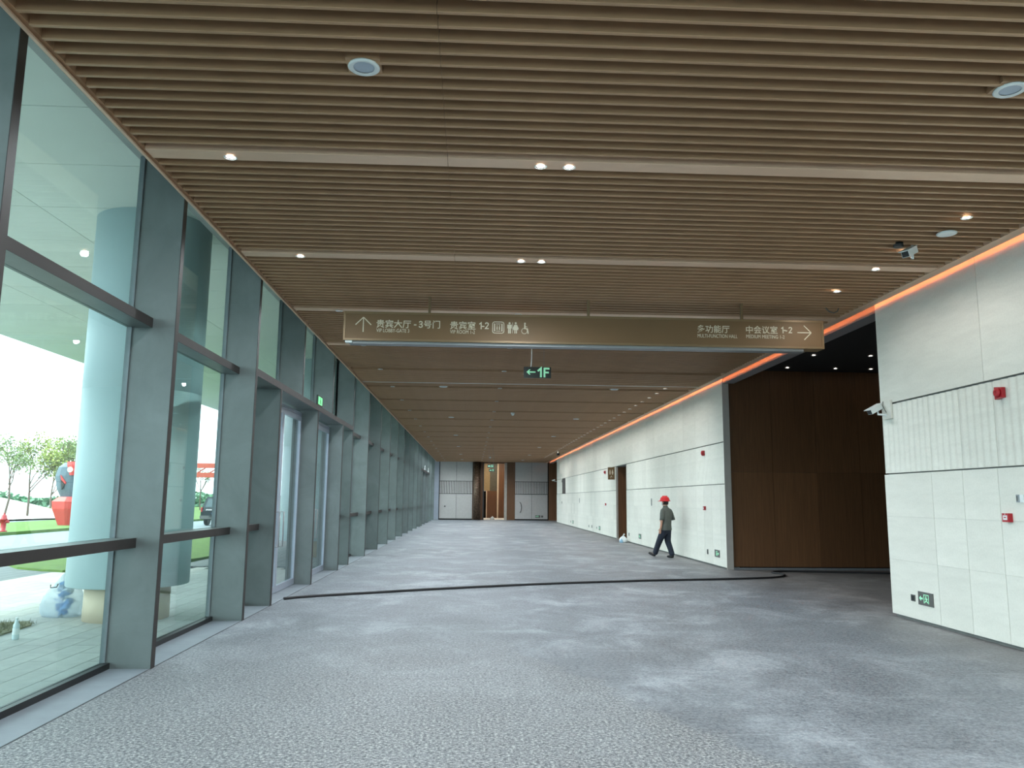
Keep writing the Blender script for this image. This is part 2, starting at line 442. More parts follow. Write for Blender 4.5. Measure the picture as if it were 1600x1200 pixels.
# ---- lobby behind the tall opening (dark timber)
wl_ = struct('wall_lobby')
MB().box(XW + 0.36, 17, 19.50, 19.7, 0, 5.3).build('backing', 'plenum', wl_)
xs = [6.41, 7.50, 8.63, 9.74, 10.85, 11.96, 13.1, 14.2, 15.3, 16.4]
for i, (a, b) in enumerate(zip(xs[:-1], xs[1:])):
    for z0, z1 in ((0.07, 2.38), (2.384, 4.95)):
        MB().box(a + 0.003, b - 0.003, 19.45 + 0.006 * (i % 2), 19.5, z0, z1).build('veneer_panel', 'wood', wl_)
MB().box(6.41, 16.4, 19.40, 19.46, 0, 0.05).build('baseboard_lobby', simple('grey_skirting', (122, 122, 126), 0.5), kind='structure')
MB().box(XW + 0.35, 17, 11.45, 11.70, 0, 5.3).build('wall_lobby_near', 'wood', kind='structure')
MB().box(16.4, 16.6, 11.7, 19.5, 0, 5.3).build('wall_lobby_side', 'wood', kind='structure')
MB().box(XW + 0.30, 16.4, 11.7, 19.5, 4.96, 5.05).build('ceiling_lobby', 'plenum', kind='structure')
# side door recess
wd = struct('wall_passage')
MB().box(XW + 0.08, 10, 34.325, 34.5, 0, 3.095).build('veneer_panel', 'wood', wd)
MB().box(XW + 0.36, 10, 31.8, 32.0, 0, 3.2).build('veneer_panel', 'wood', wd)
MB().box(10, 10.1, 31.8, 34.5, 0, 3.2).build('veneer_panel', 'wood', wd)
MB().box(XW + 0.36, 10, 31.8, 34.5, 3.1, 3.2).build('soffit', 'plenum', wd)

# ---- far end wall
we = struct('wall_end')
YE = Y1
def end_panels(xs):
    for a, b in zip(xs[:-1], xs[1:]):
        MB().box(a + 0.01, b - 0.01, YE - 0.05, YE, 0.1, 2.06).build('wall_panel', 'panel_grey', we)
        MB().box(a + 0.01, b - 0.01, YE - 0.05, YE, 3.11, 4.85).build('wall_panel', 'panel_grey', we)
        n = int((b - a) / 0.125)
        for i in range(n):
            x = a + (b - a) * (i + 0.15) / n
            MB().box(x, x + (b - a) / n * 0.72, YE - 0.05, YE, 2.10, 3.07).build('batten', 'panel_grey', we)
end_panels([-2.66, -1.31, 0.0]); end_panels([3.45, 4.81, 6.12])
MB().box(-3.6, 0.0, YE, YE + 0.25, 0, 5.3).build('backing', 'plenum', we)
MB().box(-3.5, -2.67, YE - 0.06, YE, 0, 4.85).build('jamb', 'alu', we); MB().box(-2.72, -2.66, YE - 0.08, YE - 0.05, 0, 4.85).build('jamb', 'gasket', we)
MB().box(3.45, 6.2, YE, YE + 0.25, 0, 5.3).build('backing', 'plenum', we)
MB().box(6.2, 12, YE, YE + 0.25, 0, 5.3).build('veneer_panel', 'wood', we)
MB().box(0.0, 0.89, YE + 0.02, YE + 0.25, 0, 5.3).build('veneer_panel', 'wood', we)
MB().box(2.79, 3.45, YE - 0.06, YE + 0.25, 0, 4.85).build('veneer_panel', 'wood', we)
MB().box(0.89, 2.79, YE, YE + 0.25, 4.55, 5.3).build('veneer_panel', 'wood', we)
MB().box(2.58, 2.79, YE - 0.08, YE + 0.2, 0, 4.6).build('jamb', simple('pale_jamb', (176, 168, 160), 0.4, 0.3), we)
MB().box(0.84, 0.92, YE - 0.08, YE + 0.2, 0, 4.6).build('jamb', 'gasket', we)
MB().box(12, 12.2, 58.6, YE + 0.2, 0, 5.3).build('wall_end_side', 'wood', kind='structure')
MB().box(XW + 0.35, 12, 58.5, 58.7, 0, 5.3).build('wall_end_return', 'wood', kind='structure')
MB().box(XW + 0.3, 12, 58.7, YE, 4.96, 5.05).build('ceiling_end', 'plenum', kind='structure')
# room past the doorway
wb = struct('wall_beyond')
MB().box(-2, 1.55, 71.0, 71.2, 2.4, 5.3).build('veneer_panel', simple('tan_panel', (150, 128, 92), 0.5), wb)
MB().box(1.30, 2.2, 71.0, 71.2, 0, 2.4).build('veneer_panel', 'wood', wb)
MB().box(1.55, 2.2, 71.05, 71.2, 2.4, 5.3).build('veneer_panel', simple('olive_panel', (84, 80, 66), 0.5), wb)
MB().box(-2, 1.30, 71.6, 71.8, 0, 2.4).build('veneer_panel', 'plenum', wb)
MB().box(1.22, 1.30, 70.95, 71.2, 0, 2.4).build('jamb', 'beige', wb)
MB().box(2.2, 2.32, 70.8, 71.2, 0, 5.3).build('jamb', 'beige', wb)
MB().box(2.32, 6, 70.9, 71.2, 0, 5.3).build('veneer_panel', 'wood', wb)
MB().box(-2.2, -2, YE + 0.25, 71.8, 0, 5.3).build('veneer_panel', 'wood', wb)
MB().box(6, 6.2, YE + 0.25, 71.8, 0, 5.3).build('veneer_panel', 'wood', wb)
lp = thing('fill_panel', 'added bright ceiling panel lamp filling the room past the far doorway with light', 'ceiling lamp', (1.8, 68, 5.2))  # lamp added to brighten the floor of the far room
MB().box(-1.2, 1.2, -1.6, 1.6, 0.0, 0.05).build('tray', 'white', lp); MB().box(-1.15, 1.15, -1.55, 1.55, -0.01, -0.001).build('diffuser', glow('fill_panel_glow', (255, 240, 215), 5.0), lp)
MB().box(0.6, 4, 65.2, 70.6, 0.0, 0.02).build('lit_floor_patch', simple('lit_floor_white', (232, 230, 226), 0.6, var=0.03), label='white patch painted for the brightly lit floor past the far doorway', cat='lit floor patch')  # strong light on the far floor, put in as a white patch

# ---- back wall (behind the camera): unseen, glazed to let in extra light
wk = struct('wall_back')
for x in [-3.5, -1.1, 1.3, 3.7, 6.1]:
    MB().box(x - 0.04, x + 0.04, Y0 - 0.15, Y0, 0, 5.3).build('mullion', 'fin', wk)
for a, b in zip([-3.5, -1.1, 1.3, 3.7], [-1.1, 1.3, 3.7, 6.1]):
    MB().box(a + 0.04, b - 0.04, Y0 - 0.09, Y0 - 0.08, 0.05, 4.8).build('glass_pane', 'glass', wk)
    MB().box(a + 0.04, b - 0.04, Y0 - 0.12, Y0 - 0.02, 3.36, 3.46).build('transom', 'edge_shade', wk)
MB().box(-3.6, 6.6, Y0 - 0.15, Y0, 4.8, 5.4).build('spandrel', 'panel_grey', wk)

# ---- left curtain wall
wleft = struct('wall_left')
def fin(y, z0, z1, x0=-3.56, x1=-3.07, t=0.09):
    f = MB().box(x0, x1 - 0.006, y, y + t, z0, z1).build('fin', 'fin', wleft)
    MB().box(x1 - 0.006, x1, y - 0.001, y + t + 0.001, z0, z1).build('shaded_edge', 'edge_shade', f)
    MB().box(x0 + 0.045, x0 + 0.055, y - 0.006, y - 0.0005, z0, z1).build('flange', 'gasket', f)
    return f
PORT = [(11.11, 20.23), (FIN_Y[18], FIN_Y[21])]   # two door portals
def in_portal(y):
    return any(a + 0.5 < y < b - 0.5 for a, b in PORT)
for y in FIN_Y:
    if in_portal(y): fin(y, 3.46, 5.35)
    else: fin(y, 0.0, 5.35)
for a, b in PORT:
    hd = MB().box(-3.56, -3.076, a + 0.09, b, 3.36, 3.455).build('header', 'fin', wleft)
    MB().box(-3.076, -3.07, a + 0.09, b, 3.355, 3.46).build('shaded_edge', 'edge_shade', hd)
    for py in (a + 1.48, a + 4.54, a + 7.58):
        fin(py, 0.0, 3.36)
MB().box(-3.6, -3.5, Y0, Y1, 5.2, 6.0).build('fascia', 'panel_grey', wleft)
MB().box(-3.56, -3.07, YE - 0.6, YE - 0.5, 0, 5.3).build('fin', 'fin', wleft)
gm = {}
def pane(win, y0, y1, z0, z1, x=XG, mat='glass'):
    k = (round(y1 - y0, 3), round(z1 - z0, 3), mat)
    if k not in gm: gm[k] = MB().box(-0.006, 0.006, 0, y1 - y0, 0, z1 - z0).mesh('glass_pane', mat)
    place('glass_pane', gm[k], win, (x, y0, z0))
def bar(win, name, y0, y1, z0, z1, x0, x1, mat):
    b = MB().box(x0, x1, y0, y1, z0, z1).build(name, mat, win); return b
nwin = 0
def window(y0, y1, zs=((0.06, 1.15), (1.24, 3.36), (3.46, 5.2)), trans=((1.15, 1.24), (3.36, 3.455))):
    global nwin
    nwin += 1
    w = struct('window_%d' % nwin)
    for a, b in zs: pane(w, y0, y1, a, b)
    for a, b in trans:
        t = bar(w, 'transom', y0, y1, a, b, -3.56, -3.306, 'fin'); bar(t, 'shaded_edge', y0, y1, a - 0.002, b + 0.002, -3.306, -3.30, 'edge_shade')
    if zs[0][0] < 1: bar(w, 'sill_frame', y0, y1, 0.004, 0.06, -3.55, -3.46, 'black')
    zl = min(a for a, b in zs)
    bar(w, 'glazing_bead', y1 - 0.02, y1 - 0.004, zl, 5.2, -3.545, -3.50, 'mullion')
for a, b in zip(FIN_Y[:-1], FIN_Y[1:]):
    if in_portal((a + b) / 2) or any(p - 0.01 < a and b < q + 0.01 for p, q in PORT):
        window(a + 0.09, b, ((3.46, 5.2),), ())
    else: window(a + 0.09, b)
window(FIN_Y[-1] + 0.09, YE - 0.6)
for a, b in PORT:
    for p, q in ((a + 0.09, a + 1.48), (a + 7.67, b)):
        window(p, q, ((0.06, 1.15), (1.24, 3.36)), ((1.15, 1.24),))
ndoor = 0
def door(y0, y1):
    global ndoor
    ndoor += 1
    d = struct('door_%d' % ndoor); x0, x1 = -3.44, -3.385; mid = (y0 + y1) / 2
    bar(d, 'door_head', y0, y1, 3.24, 3.30, x0, x1, 'alu')
    pane(d, y0, y1, 3.30, 3.36, -3.42, 'doorglass')
    for a, b in ((y0 + 0.01, mid - 0.004), (mid + 0.004, y1 - 0.01)):
        lf = bar(d, 'leaf', a, a + 0.07, 0.02, 3.23, x0, x1, 'alu')
        bar(lf, 'stile', b - 0.07, b, 0.02, 3.23, x0, x1, 'alu')
        bar(lf, 'rail', a + 0.07, b - 0.07, 0.02, 0.13, x0, x1, 'alu'); bar(lf, 'rail', a + 0.07, b - 0.07, 3.14, 3.23, x0, x1, 'alu')
        pane(lf, a + 0.07, b - 0.07, 0.13, 3.14, -3.412, 'doorglass')
        yh = mid - 0.15 if b < mid else mid + 0.15
        h = MB(); h.tube([(-3.385, yh, 0.8), (-3.33, yh, 0.8), (-3.33, yh, 1.4), (-3.385, yh, 1.4)], 0.012, 8); h.build('handle', 'steel', lf)
for a, b in PORT:
    door(a + 1.57, a + 4.54); door(a + 4.63, a + 7.58)

# ---- canopy outside
can = struct('canopy')
MB().box(-12.15, -3.6, -9, 75, 5.78, 6.2).build('slab', 'soffit', can)
sof = {}
XS = [-12.1, -9.15, -6.2, -3.62]
for i in range(3):
    w = XS[i + 1] - XS[i]
    sof[i] = MB().box(0.006, w - 0.006, 0.006, 1.494, 0, 0.06).mesh('soffit_panel', 'soffit')
    y = 2.0
    while y < 62:
        place('soffit_panel', sof[i], can, (XS[i], y, 5.70)); y += 1.5

# ---- outside ground
MB().box(-400, -3.62, -60, 600, -0.5, -0.12).build('ground', 'asphalt', kind='structure')
pv = struct('pavement', (0, 0, 0))
tb = NT('distant_paving'); br = tb.add('ShaderNodeTexBrick'); tb.link(tb.coord((1, 1, 1), (0, 0, math.pi / 2)), br.inputs[0])
for k_, v_ in (('Scale', 1.0), ('Mortar Size', 0.012), ('Brick Width', 0.9), ('Row Height', 0.3)): br.inputs[k_].default_value = v_
br.inputs['Color1'].default_value = (*lin((112, 117, 120)), 1); br.inputs['Color2'].default_value = (*lin((102, 108, 112)), 1); br.inputs['Mortar'].default_value = (*lin((60, 64, 68)), 1)
tb.base(br.outputs[0]); tb.set(0.8)
MB().box(-13.2, -9.37, 2, 24, -0.115, -0.05).build('far_paving', tb.m, pv); MB().box(-7.3, -3.66, 20.3, 75, -0.115, -0.05).build('far_paving', tb.m, pv)
pw, pl = 0.30, 0.90
pm = MB().box(0.005, pw - 0.005, 0.005, pl - 0.005, -0.05, 0).mesh('paver', 'paver')
np_ = 0
for i in range(19):
    for j in range(15):
        x = -3.66 - pw * (i + 1); y = 6.0 + pl * j + (pl / 2 if i % 2 else 0)
        if -6.3 < x < -5.9 and y < 10.4: continue
        place('paver', pm, pv, (x, y, -0.05)); np_ += 1
MB().box(-3.66 - pw * 19, -3.62, 4, 20.2, -0.12, -0.095).build('joint_bed', 'gasket', pv)
def lawn(name, poly, z0, z1, mat, label):
    b = MB(); b.prism(poly, z0, z1, 'z'); o = b.build(name, mat, kind='stuff', label=label, cat='grass'); return o
lawn('lawn', [(-12.0, 21.5), (-11.3, 20.2), (-10.5, 19.2), (-9.7, 18.7), (-9.1, 18.45), (-8.4, 19.0), (-7.8, 20.4), (-7.4, 22.4), (-7.3, 24), (-7.6, 28), (-8.6, 32), (-10.5, 35), (-13, 34), (-14.2, 30), (-13.6, 25)], -0.12, 0.0, 'lawn', 'curved island of green lawn between paving and road')
lawn('lawn', [(-20.6, 20), (-20.4, 45), (-20.0, 60), (-18, 75), (-14, 95), (-14, 140), (-60, 140), (-60, 78), (-29, 70), (-28.2, 60), (-27.5, 40), (-27.5, 20)], -0.12, 0.02, 'lawn', 'long green lawn on the far side of the road')
lawn('weed_strip', [(-6.25, 7.0), (-5.72, 7.0), (-5.70, 10.0), (-5.76, 11.0), (-5.95, 11.3), (-6.25, 11.1)], -0.12, -0.03, 'weeds', 'narrow dry grass strip in the paving beside the column')
# blades on the weed strip
bl = MB()
for _ in range(1500):
    x = random.uniform(-6.22, -5.75); y = random.uniform(7.6, 11.1); h = random.uniform(0.03, 0.08); a = random.uniform(0, 6.28); w = 0.006
    dx, dy = math.cos(a) * w, math.sin(a) * w; lx, ly = random.uniform(-.04, .04), random.uniform(-.04, .04); i = len(bl.v)
    bl.v += [(x - dx, y - dy, -0.035), (x + dx, y + dy, -0.035), (x + lx, y + ly, -0.03 + h)]; bl.f.append((i, i + 1, i + 2)); bl.smooth.append(False)
place('grass_blades', bl.mesh('grass_blades', 'weeds', False), bpy.data.objects['weed_strip'], kind='stuff')
# white covered mounds behind the lawn
def mound(name, cx, cy_, rx, ry, h, label):
    b = MB(); n = 28; m = 8
    for j in range(m + 1):
        r = j / m
        for k in range(n):
            a = 2 * math.pi * k / n; w = 1 + 0.08 * math.sin(3 * a + cx) + 0.05 * math.sin(5 * a)
            b.v.append((cx + rx * r * w * math.cos(a), cy_ + ry * r * w * math.sin(a), 0.0 + h * (math.cos(math.pi * r) + 1) / 2 * (1 + 0.06 * math.sin(4 * a + j))))
    for j in range(m):
        for k in range(n):
            b.f.append((j * n + k, j * n + (k + 1) % n, (j + 1) * n + (k + 1) % n, (j + 1) * n + k)); b.smooth.append(True)
    b.build(name, 'mound', label=label, cat='mound')
mound('mound', -38.5, 61, 9, 11, 1.9, 'white covered earth mound under the bare trees')
mound('mound', -33.2, 42.5, 5, 6.5, 0.8, 'low pale mound at the left edge, nearer the lawn')
# ================================================================== LETTERING
GLYPHS = json.loads("""{"贵":[[457,301,457,232,73,-23,122,-82,535,230,535,301],[526,65,879,-79,917,-16,562,120],[191,401,191,95,267,95,267,339,731,339,731,98,810,98,810,401],[248,718,463,718,463,639,248,639],[540,718,750,718,750,639,540,639],[56,522,56,458,948,458,948,522,540,522,540,585,825,585,825,772,540,772,540,840,463,840,463,772,176,772,176,585,463,585,463,522]],"宾":[[322,117,51,-19,113,-78,396,83],[598,69,889,-80,929,-18,637,123],[426,824,477,739,80,739,80,529,156,529,156,669,844,669,844,529,923,529,923,739,572,739,505,844],[63,210,63,144,937,144,937,210,705,210,705,351,872,351,872,417,292,417,292,495,803,563,762,624,215,550,215,210],[292,351,627,351,627,210,292,210]],"大":[[461,839,446,553,62,553,62,476,433,476,43,-16,100,-78,501,419,902,-78,958,-8,563,476,942,476,942,553,526,553,542,839]],"厅":[[126,778,126,437,34,-29,97,-76,202,437,202,705,953,705,953,778],[258,550,258,478,582,478,582,20,556,-3,392,-2,420,-77,611,-64,659,19,659,478,932,478,932,550]],"号":[[260,732,736,732,736,596,260,596],[185,799,185,530,815,530,815,799],[63,440,63,371,269,371,203,191,727,191,663,-1,615,-10,444,-2,470,-74,639,-77,726,-50,812,225,816,259,315,259,352,371,933,371,933,440]],"门":[[127,805,268,617,329,661,185,841],[93,638,93,-80,168,-80,168,638],[359,803,359,731,836,731,836,20,809,-7,645,-6,671,-78,865,-66,912,20,912,803]],"室":[[149,216,149,150,461,150,461,16,59,16,59,-52,945,-52,945,16,538,16,538,150,856,150,856,216,538,216,538,321,461,321,461,216],[190,303,746,356,803,292,861,333,664,516,609,479,690,410,303,383,470,528,835,528,835,593,173,593,173,528,373,528,236,408,168,372],[435,829,474,751,70,751,70,574,143,574,143,683,855,683,855,574,931,574,931,751,558,751,507,850]],"多":[[456,842,111,594,163,541,397,685,679,685,481,524,353,613,298,574,415,489,78,381,114,314,796,726,747,756,734,753,473,753,539,824],[619,493,200,210,247,153,560,332,833,332,624,142,500,242,438,206,555,106,75,-9,106,-82,944,373,894,404,880,400,636,400,702,475]],"功":[[38,182,56,105,443,214,434,285,273,242,273,650,419,650,419,722,51,722,51,650,199,650,199,222],[597,824,594,611,426,611,426,539,591,539,307,-22,361,-81,665,539,865,539,805,16,763,0,623,6,647,-68,794,-69,872,-30,940,574,940,611,669,611,672,824]],"能":[[383,420,383,334,170,334,170,420],[100,484,100,-79,170,-79,170,125,383,125,383,8,367,-9,263,-8,288,-77,422,-65,457,7,457,484],[170,275,383,275,383,184,170,184],[858,765,625,670,625,838,551,838,551,506,672,401,844,401,954,556,888,585,837,469,678,469,625,507,625,609,908,709],[870,319,625,213,625,373,551,373,551,35,674,-71,849,-71,963,99,896,128,843,-4,681,-4,625,34,625,151,919,263],[84,553,414,586,437,533,502,563,373,780,312,756,384,643,164,631,287,818,209,842,105,664,58,625]],"中":[[458,840,458,661,96,661,96,186,171,186,171,248,458,248,458,-79,537,-79,537,248,825,248,825,191,902,191,902,661,537,661,537,840],[171,322,171,588,458,588,458,322],[825,322,537,322,537,588,825,588]],"会":[[157,-58,781,5,838,-79,905,-38,676,225,613,191,728,71,273,36,477,264,918,264,918,337,89,337,89,264,375,264,207,72,131,19],[504,840,42,496,97,431,264,521,264,460,741,460,741,530,277,530,503,718,741,530,910,443,963,509,546,769,576,809]],"议":[[542,793,640,582,708,613,605,820],[113,771,238,616,295,663,167,812],[832,778,640,233,442,766,371,754,589,170,311,-25,356,-87,637,112,922,-83,976,-18,688,173,909,766],[46,527,46,454,187,454,187,101,144,-1,187,-54,405,111,380,175,260,92,260,527]]}""")
def curve_mesh(cu, name, mat):
    o = bpy.data.objects.new('lettering_source', cu); COL.objects.link(o)
    dg = bpy.context.evaluated_depsgraph_get()
    me = bpy.data.meshes.new_from_object(o.evaluated_get(dg)); me.name = name
    bpy.data.objects.remove(o); me.materials.clear(); me.materials.append(M[mat]); return me
def latin(body, height, mat='cream', bold=0.02, width=None):
    cu = bpy.data.curves.new('lettering', 'FONT'); cu.body = body; cu.size = 1; cu.offset = bold; cu.extrude = 0.002; cu.resolution_u = 3
    me = curve_mesh(cu, 'lettering', mat)
    return fit(me, height, width)
def fit(me, height, width=None, em=None):
    xs = [v.co.x for v in me.vertices]; ys = [v.co.y for v in me.vertices]
    h = em or (max(ys) - min(ys)); s = height / h; y0 = 0 if em else min(ys)
    sx = s if width is None else width / (max(xs) - min(xs))
    x0 = min(xs)
    zs = [v.co.z for v in me.vertices]; zmid = (min(zs) + max(zs)) / 2
    for v in me.vertices:
        x, y, z = v.co; v.co = ((x - x0) * sx, -0.002 if z > zmid else 0.0, (y - y0) * s)   # stands up: x right, z up, faces -y
    return me
def chinese(body, char, mat='cream', width=None):
    """body of CJK characters, each char metres wide"""
    cu = bpy.data.curves.new('lettering', 'CURVE'); cu.dimensions = '2D'; cu.fill_mode = 'BOTH'; cu.extrude = 2; cu.offset = 9
    x = 0
    for ch in body:
        for lp in GLYPHS[ch]:
            sp = cu.splines.new('POLY'); n = len(lp) // 2; sp.points.add(n - 1); sp.use_cyclic_u = True
            for i in range(n): sp.points[i].co = (lp[2 * i] + x, lp[2 * i + 1] + 120, 0, 1)
        x += 1000
    me = curve_mesh(cu, 'lettering', mat)
    return fit(me, char, width, em=1000)
# ================================================================== HANGING GUIDE SIGN
SYF = 11.5                                  # front face
sign = thing('guide_sign', 'long bronze hanging guide sign with cream arrows and lettering under slatted ceiling', 'sign', (0, SYF, 0))
S = 0.00968; SX0 = -1.945; SZ1 = 4.393; SH = 0.436; SW = 749 * S; ST = 0.26
MB().box(SX0 + 0.03, SX0 + SW - 0.03, 0.008, ST, SZ1 - SH + 0.03, SZ1 - 0.03).build('panel', 'signbrown', sign)
for b in ((SX0, SX0 + SW, 0, ST, SZ1 - 0.03, SZ1), (SX0, SX0 + SW, 0, ST, SZ1 - SH, SZ1 - SH + 0.03), (SX0, SX0 + 0.03, 0, ST, SZ1 - SH + 0.03, SZ1 - 0.03), (SX0 + SW - 0.03, SX0 + SW, 0, ST, SZ1 - SH + 0.03, SZ1 - 0.03)):
    MB().box(*b).build('frame_bar', 'signframe', sign)
MB().box(SX0 + 0.08, SX0 + SW - 0.3, 0.06, ST - 0.02, SZ1 - SH - 0.035, SZ1 - SH).build('underside_rail', 'steel', sign)
MB().box(SX0 + 0.03, SX0 + 0.13, 0.02, 0.1, SZ1 - SH - 0.03, SZ1 - SH).build('bracket', 'white', sign)
for px in (668, 916, 1160):
    x = SX0 + (px - 538) * S
    r = MB().box(x - 0.018, x + 0.018, 0.08, 0.116, SZ1, 4.78).build('hanger_rod', 'signframe', sign)
    MB().box(x - 0.04, x + 0.04, 0.06, 0.136, SZ1, SZ1 + 0.012).build('flange', 'signframe', r)
def stroke_glyph(ch, h):
    P_ = {'1': [(0.08, 0.72), (0.34, 0.93), (0.34, 0.0)], '-': [(0.0, 0.40), (0.36, 0.40)],
          '~': [(0.0, 0.36), (0.06, 0.46), (0.16, 0.48), (0.30, 0.38), (0.40, 0.36), (0.48, 0.44)],
          '2': [(0.06, 0.72), (0.10, 0.85), (0.22, 0.92), (0.38, 0.90), (0.48, 0.78), (0.46, 0.62), (0.08, 0.09), (0.54, 0.09)],
          '3': [(0.06, 0.76), (0.12, 0.87), (0.26, 0.92), (0.42, 0.87), (0.47, 0.73), (0.40, 0.57), (0.22, 0.52), (0.42, 0.46), (0.50, 0.30), (0.44, 0.14), (0.28, 0.06), (0.10, 0.11), (0.04, 0.24)]}[ch]
    return ribbon([(x * h, z * h) for x, z in P_], h * 0.15, 'cream')
def ribbon(P_, w, mat):
    L, R = [], []
    for i, p in enumerate(P_):
        a = Vector(P_[max(i - 1, 0)]); b = Vector(P_[min(i + 1, len(P_) - 1)]); p = Vector(p)
        d1 = (p - a).normalized() if i else (b - p).normalized(); d2 = (b - p).normalized() if i < len(P_) - 1 else d1
        n1 = Vector((-d1.y, d1.x)); n2 = Vector((-d2.y, d2.x)); m = (n1 + n2); m.normalize(); k = w / 2 / max(0.35, m.dot(n1))
        L.append(p + m * k); R.append(p - m * k)
    b = MB(); n = len(P_)
    for y in (0.0, -0.002):
        b.v += [(q.x, y, q.y) for q in L] + [(q.x, y, q.y) for q in R]
    for i in range(n - 1):
        for o, fl in ((0, 1), (2 * n, 0)):
            q = (o + i, o + i + 1, o + n + i + 1, o + n + i); b.f.append(q if fl else q[::-1]); b.smooth.append(False)
        b.f.append((i, i + 1, 2 * n + i + 1, 2 * n + i)); b.f.append((n + i, n + i + 1, 3 * n + i + 1, 3 * n + i)); b.smooth += [False, False]
    return b.mesh('lettering', mat)
def sx(px): return SX0 + (px - 538) * S
def sz(px, py): return SZ1 - (py - (486 + (px - 538) * 0.0214)) * S
def letter(me, px, py_bottom, name='lettering'):
    o = place(name, me, sign, (sx(px), -0.0005 + 0.008, sz(px, py_bottom))); return o
letter(chinese('贵宾大厅', 0.13), 588, 512.3)
letter(stroke_glyph('-', 0.105), 645, 512.0); letter(stroke_glyph('3', 0.105), 652.5, 512.2)
letter(chinese('号门', 0.13), 660, 513.5)
letter(latin('VIP LOBBY-GATE 3', 0.055, bold=0.0, width=0.485), 588, 518.8)
letter(chinese('贵宾室', 0.13), 700.5, 515)
for g_, px_ in (('1', 744.5), ('-', 749.3), ('2', 754)): letter(stroke_glyph(g_, 0.105), px_, 514.5)
letter(latin('VIP ROOM 1-2', 0.055, bold=0.0, width=0.37), 700.5, 521.2)
letter(chinese('多功能厅', 0.126), 1086, 520.8)
letter(latin('MULTI-FUNCTION HALL', 0.055, bold=0.0, width=0.61), 1086, 528.2)
letter(chinese('中会议室', 0.126), 1163, 522.2)
for g_, px_ in (('1', 1218.5), ('~', 1223.5), ('2', 1231)): letter(stroke_glyph(g_, 0.10), px_, 521.8)
letter(latin('MEDIUM MEETING 1-2', 0.055, bold=0.0, width=0.59), 1163, 529.4)
def flat(mb, name='arrow'): return mb.build(name, 'cream', sign)
def stroke(mb, x0, z0, x1, z1, w):
    d = Vector((x1 - x0, z1 - z0)); d.normalize(); n = Vector((-d.y, d.x)) * w / 2
    mb.prism([(x0 - n.x, z0 - n.y), (x1 - n.x, z1 - n.y), (x1 + n.x, z1 + n.y), (x0 + n.x, z0 + n.y)], 0.005, 0.0078, 'y'); return mb
cx, ct, cb = sx(568), sz(568, 495.5), sz(568, 518.5); a = MB()
stroke(a, cx, cb, cx, ct, 0.014); stroke(a, cx - 0.115, ct - 0.115, cx, ct, 0.014); stroke(a, cx + 0.115, ct - 0.115, cx, ct, 0.014); flat(a)
ax, az = sx(1267), sz(1267, 521.2); a = MB()
stroke(a, sx(1245), az, ax, az, 0.014); stroke(a, ax - 0.11, az + 0.11, ax, az, 0.014); stroke(a, ax - 0.11, az - 0.11, ax, az, 0.014); flat(a)
# lift, toilets, wheelchair symbols
def ring(mb, pts, w):
    n = len(pts)
    for i in range(n): stroke(mb, *pts[i], *pts[(i + 1) % n], w)
lx, lz = sx(774.6), sz(774.6, 512); r = 0.085; q = 0.03; a = MB()
pts = []
for (qx, qz, a0) in ((r - q, r - q, 0), (-r + q, r - q, 90), (-r + q, -r + q, 180), (r - q, -r + q, 270)):
    for k in range(4):
        t = math.radians(a0 + k * 30); pts.append((lx + qx + q * math.cos(t), lz + qz + q * math.sin(t)))
ring(a, pts, 0.011)
stroke(a, lx - 0.055, lz - 0.06, lx - 0.055, lz + 0.06, 0.018); stroke(a, lx + 0.055, lz - 0.06, lx + 0.055, lz + 0.06, 0.018)
for zz in (-0.055, 0.055): stroke(a, lx - 0.035, lz + zz, lx + 0.035, lz + zz, 0.009)
for xx in (-0.018, 0.018): stroke(a, lx + xx, lz - 0.035, lx + xx, lz + 0.015, 0.016); stroke(a, lx + xx, lz + 0.022, lx + xx, lz + 0.036, 0.014)
flat(a, 'lift_symbol')
def disc(mb, x, z, r): mb.prism([(x + r * math.cos(k * math.pi / 6), z + r * math.sin(k * math.pi / 6)) for k in range(12)], 0.005, 0.0078, 'y')
def person_icon(px, female):
    x, z = sx(px), sz(px, 521.3); a = MB()
    disc(a, x, z + 0.155, 0.016)
    if female:
        a.prism([(x - 0.02, z + 0.132), (x + 0.02, z + 0.132), (x + 0.046, z + 0.072), (x + 0.034, z + 0.066), (x + 0.02, z + 0.098), (x + 0.04, z + 0.05), (x - 0.04, z + 0.05), (x - 0.02, z + 0.098), (x - 0.034, z + 0.066), (x - 0.046, z + 0.072)], 0.005, 0.0078, 'y')
        for s in (-1, 1): stroke(a, x + s * 0.012, z, x + s * 0.012, z + 0.05, 0.015)
    else:
        a.prism([(x - 0.033, z + 0.134), (x + 0.033, z + 0.134), (x + 0.033, z + 0.075), (x + 0.022, z + 0.075), (x + 0.021, z + 0.07), (x - 0.021, z + 0.07), (x - 0.022, z + 0.075), (x - 0.033, z + 0.075)], 0.005, 0.0078, 'y')
        for s in (-1, 1): stroke(a, x + s * 0.012, z, x + s * 0.012, z + 0.07, 0.018)
    flat(a, 'woman_symbol' if female else 'man_symbol')
person_icon(792, False); person_icon(801.5, True)
a = MB(); stroke(a, sx(796.7), sz(796.7, 521), sx(796.7), sz(796.7, 504), 0.006); flat(a, 'divider')
wx, wz = sx(815), sz(815, 517.6); a = MB(); R_ = 0.042
ring(a, [(wx + R_ * math.cos(k * math.pi / 8), wz + R_ * math.sin(k * math.pi / 8)) for k in range(16)], 0.007)
disc(a, wx + 0.008, wz + 0.115, 0.014); stroke(a, wx + 0.006, wz + 0.10, wx + 0.008, wz + 0.03, 0.02)
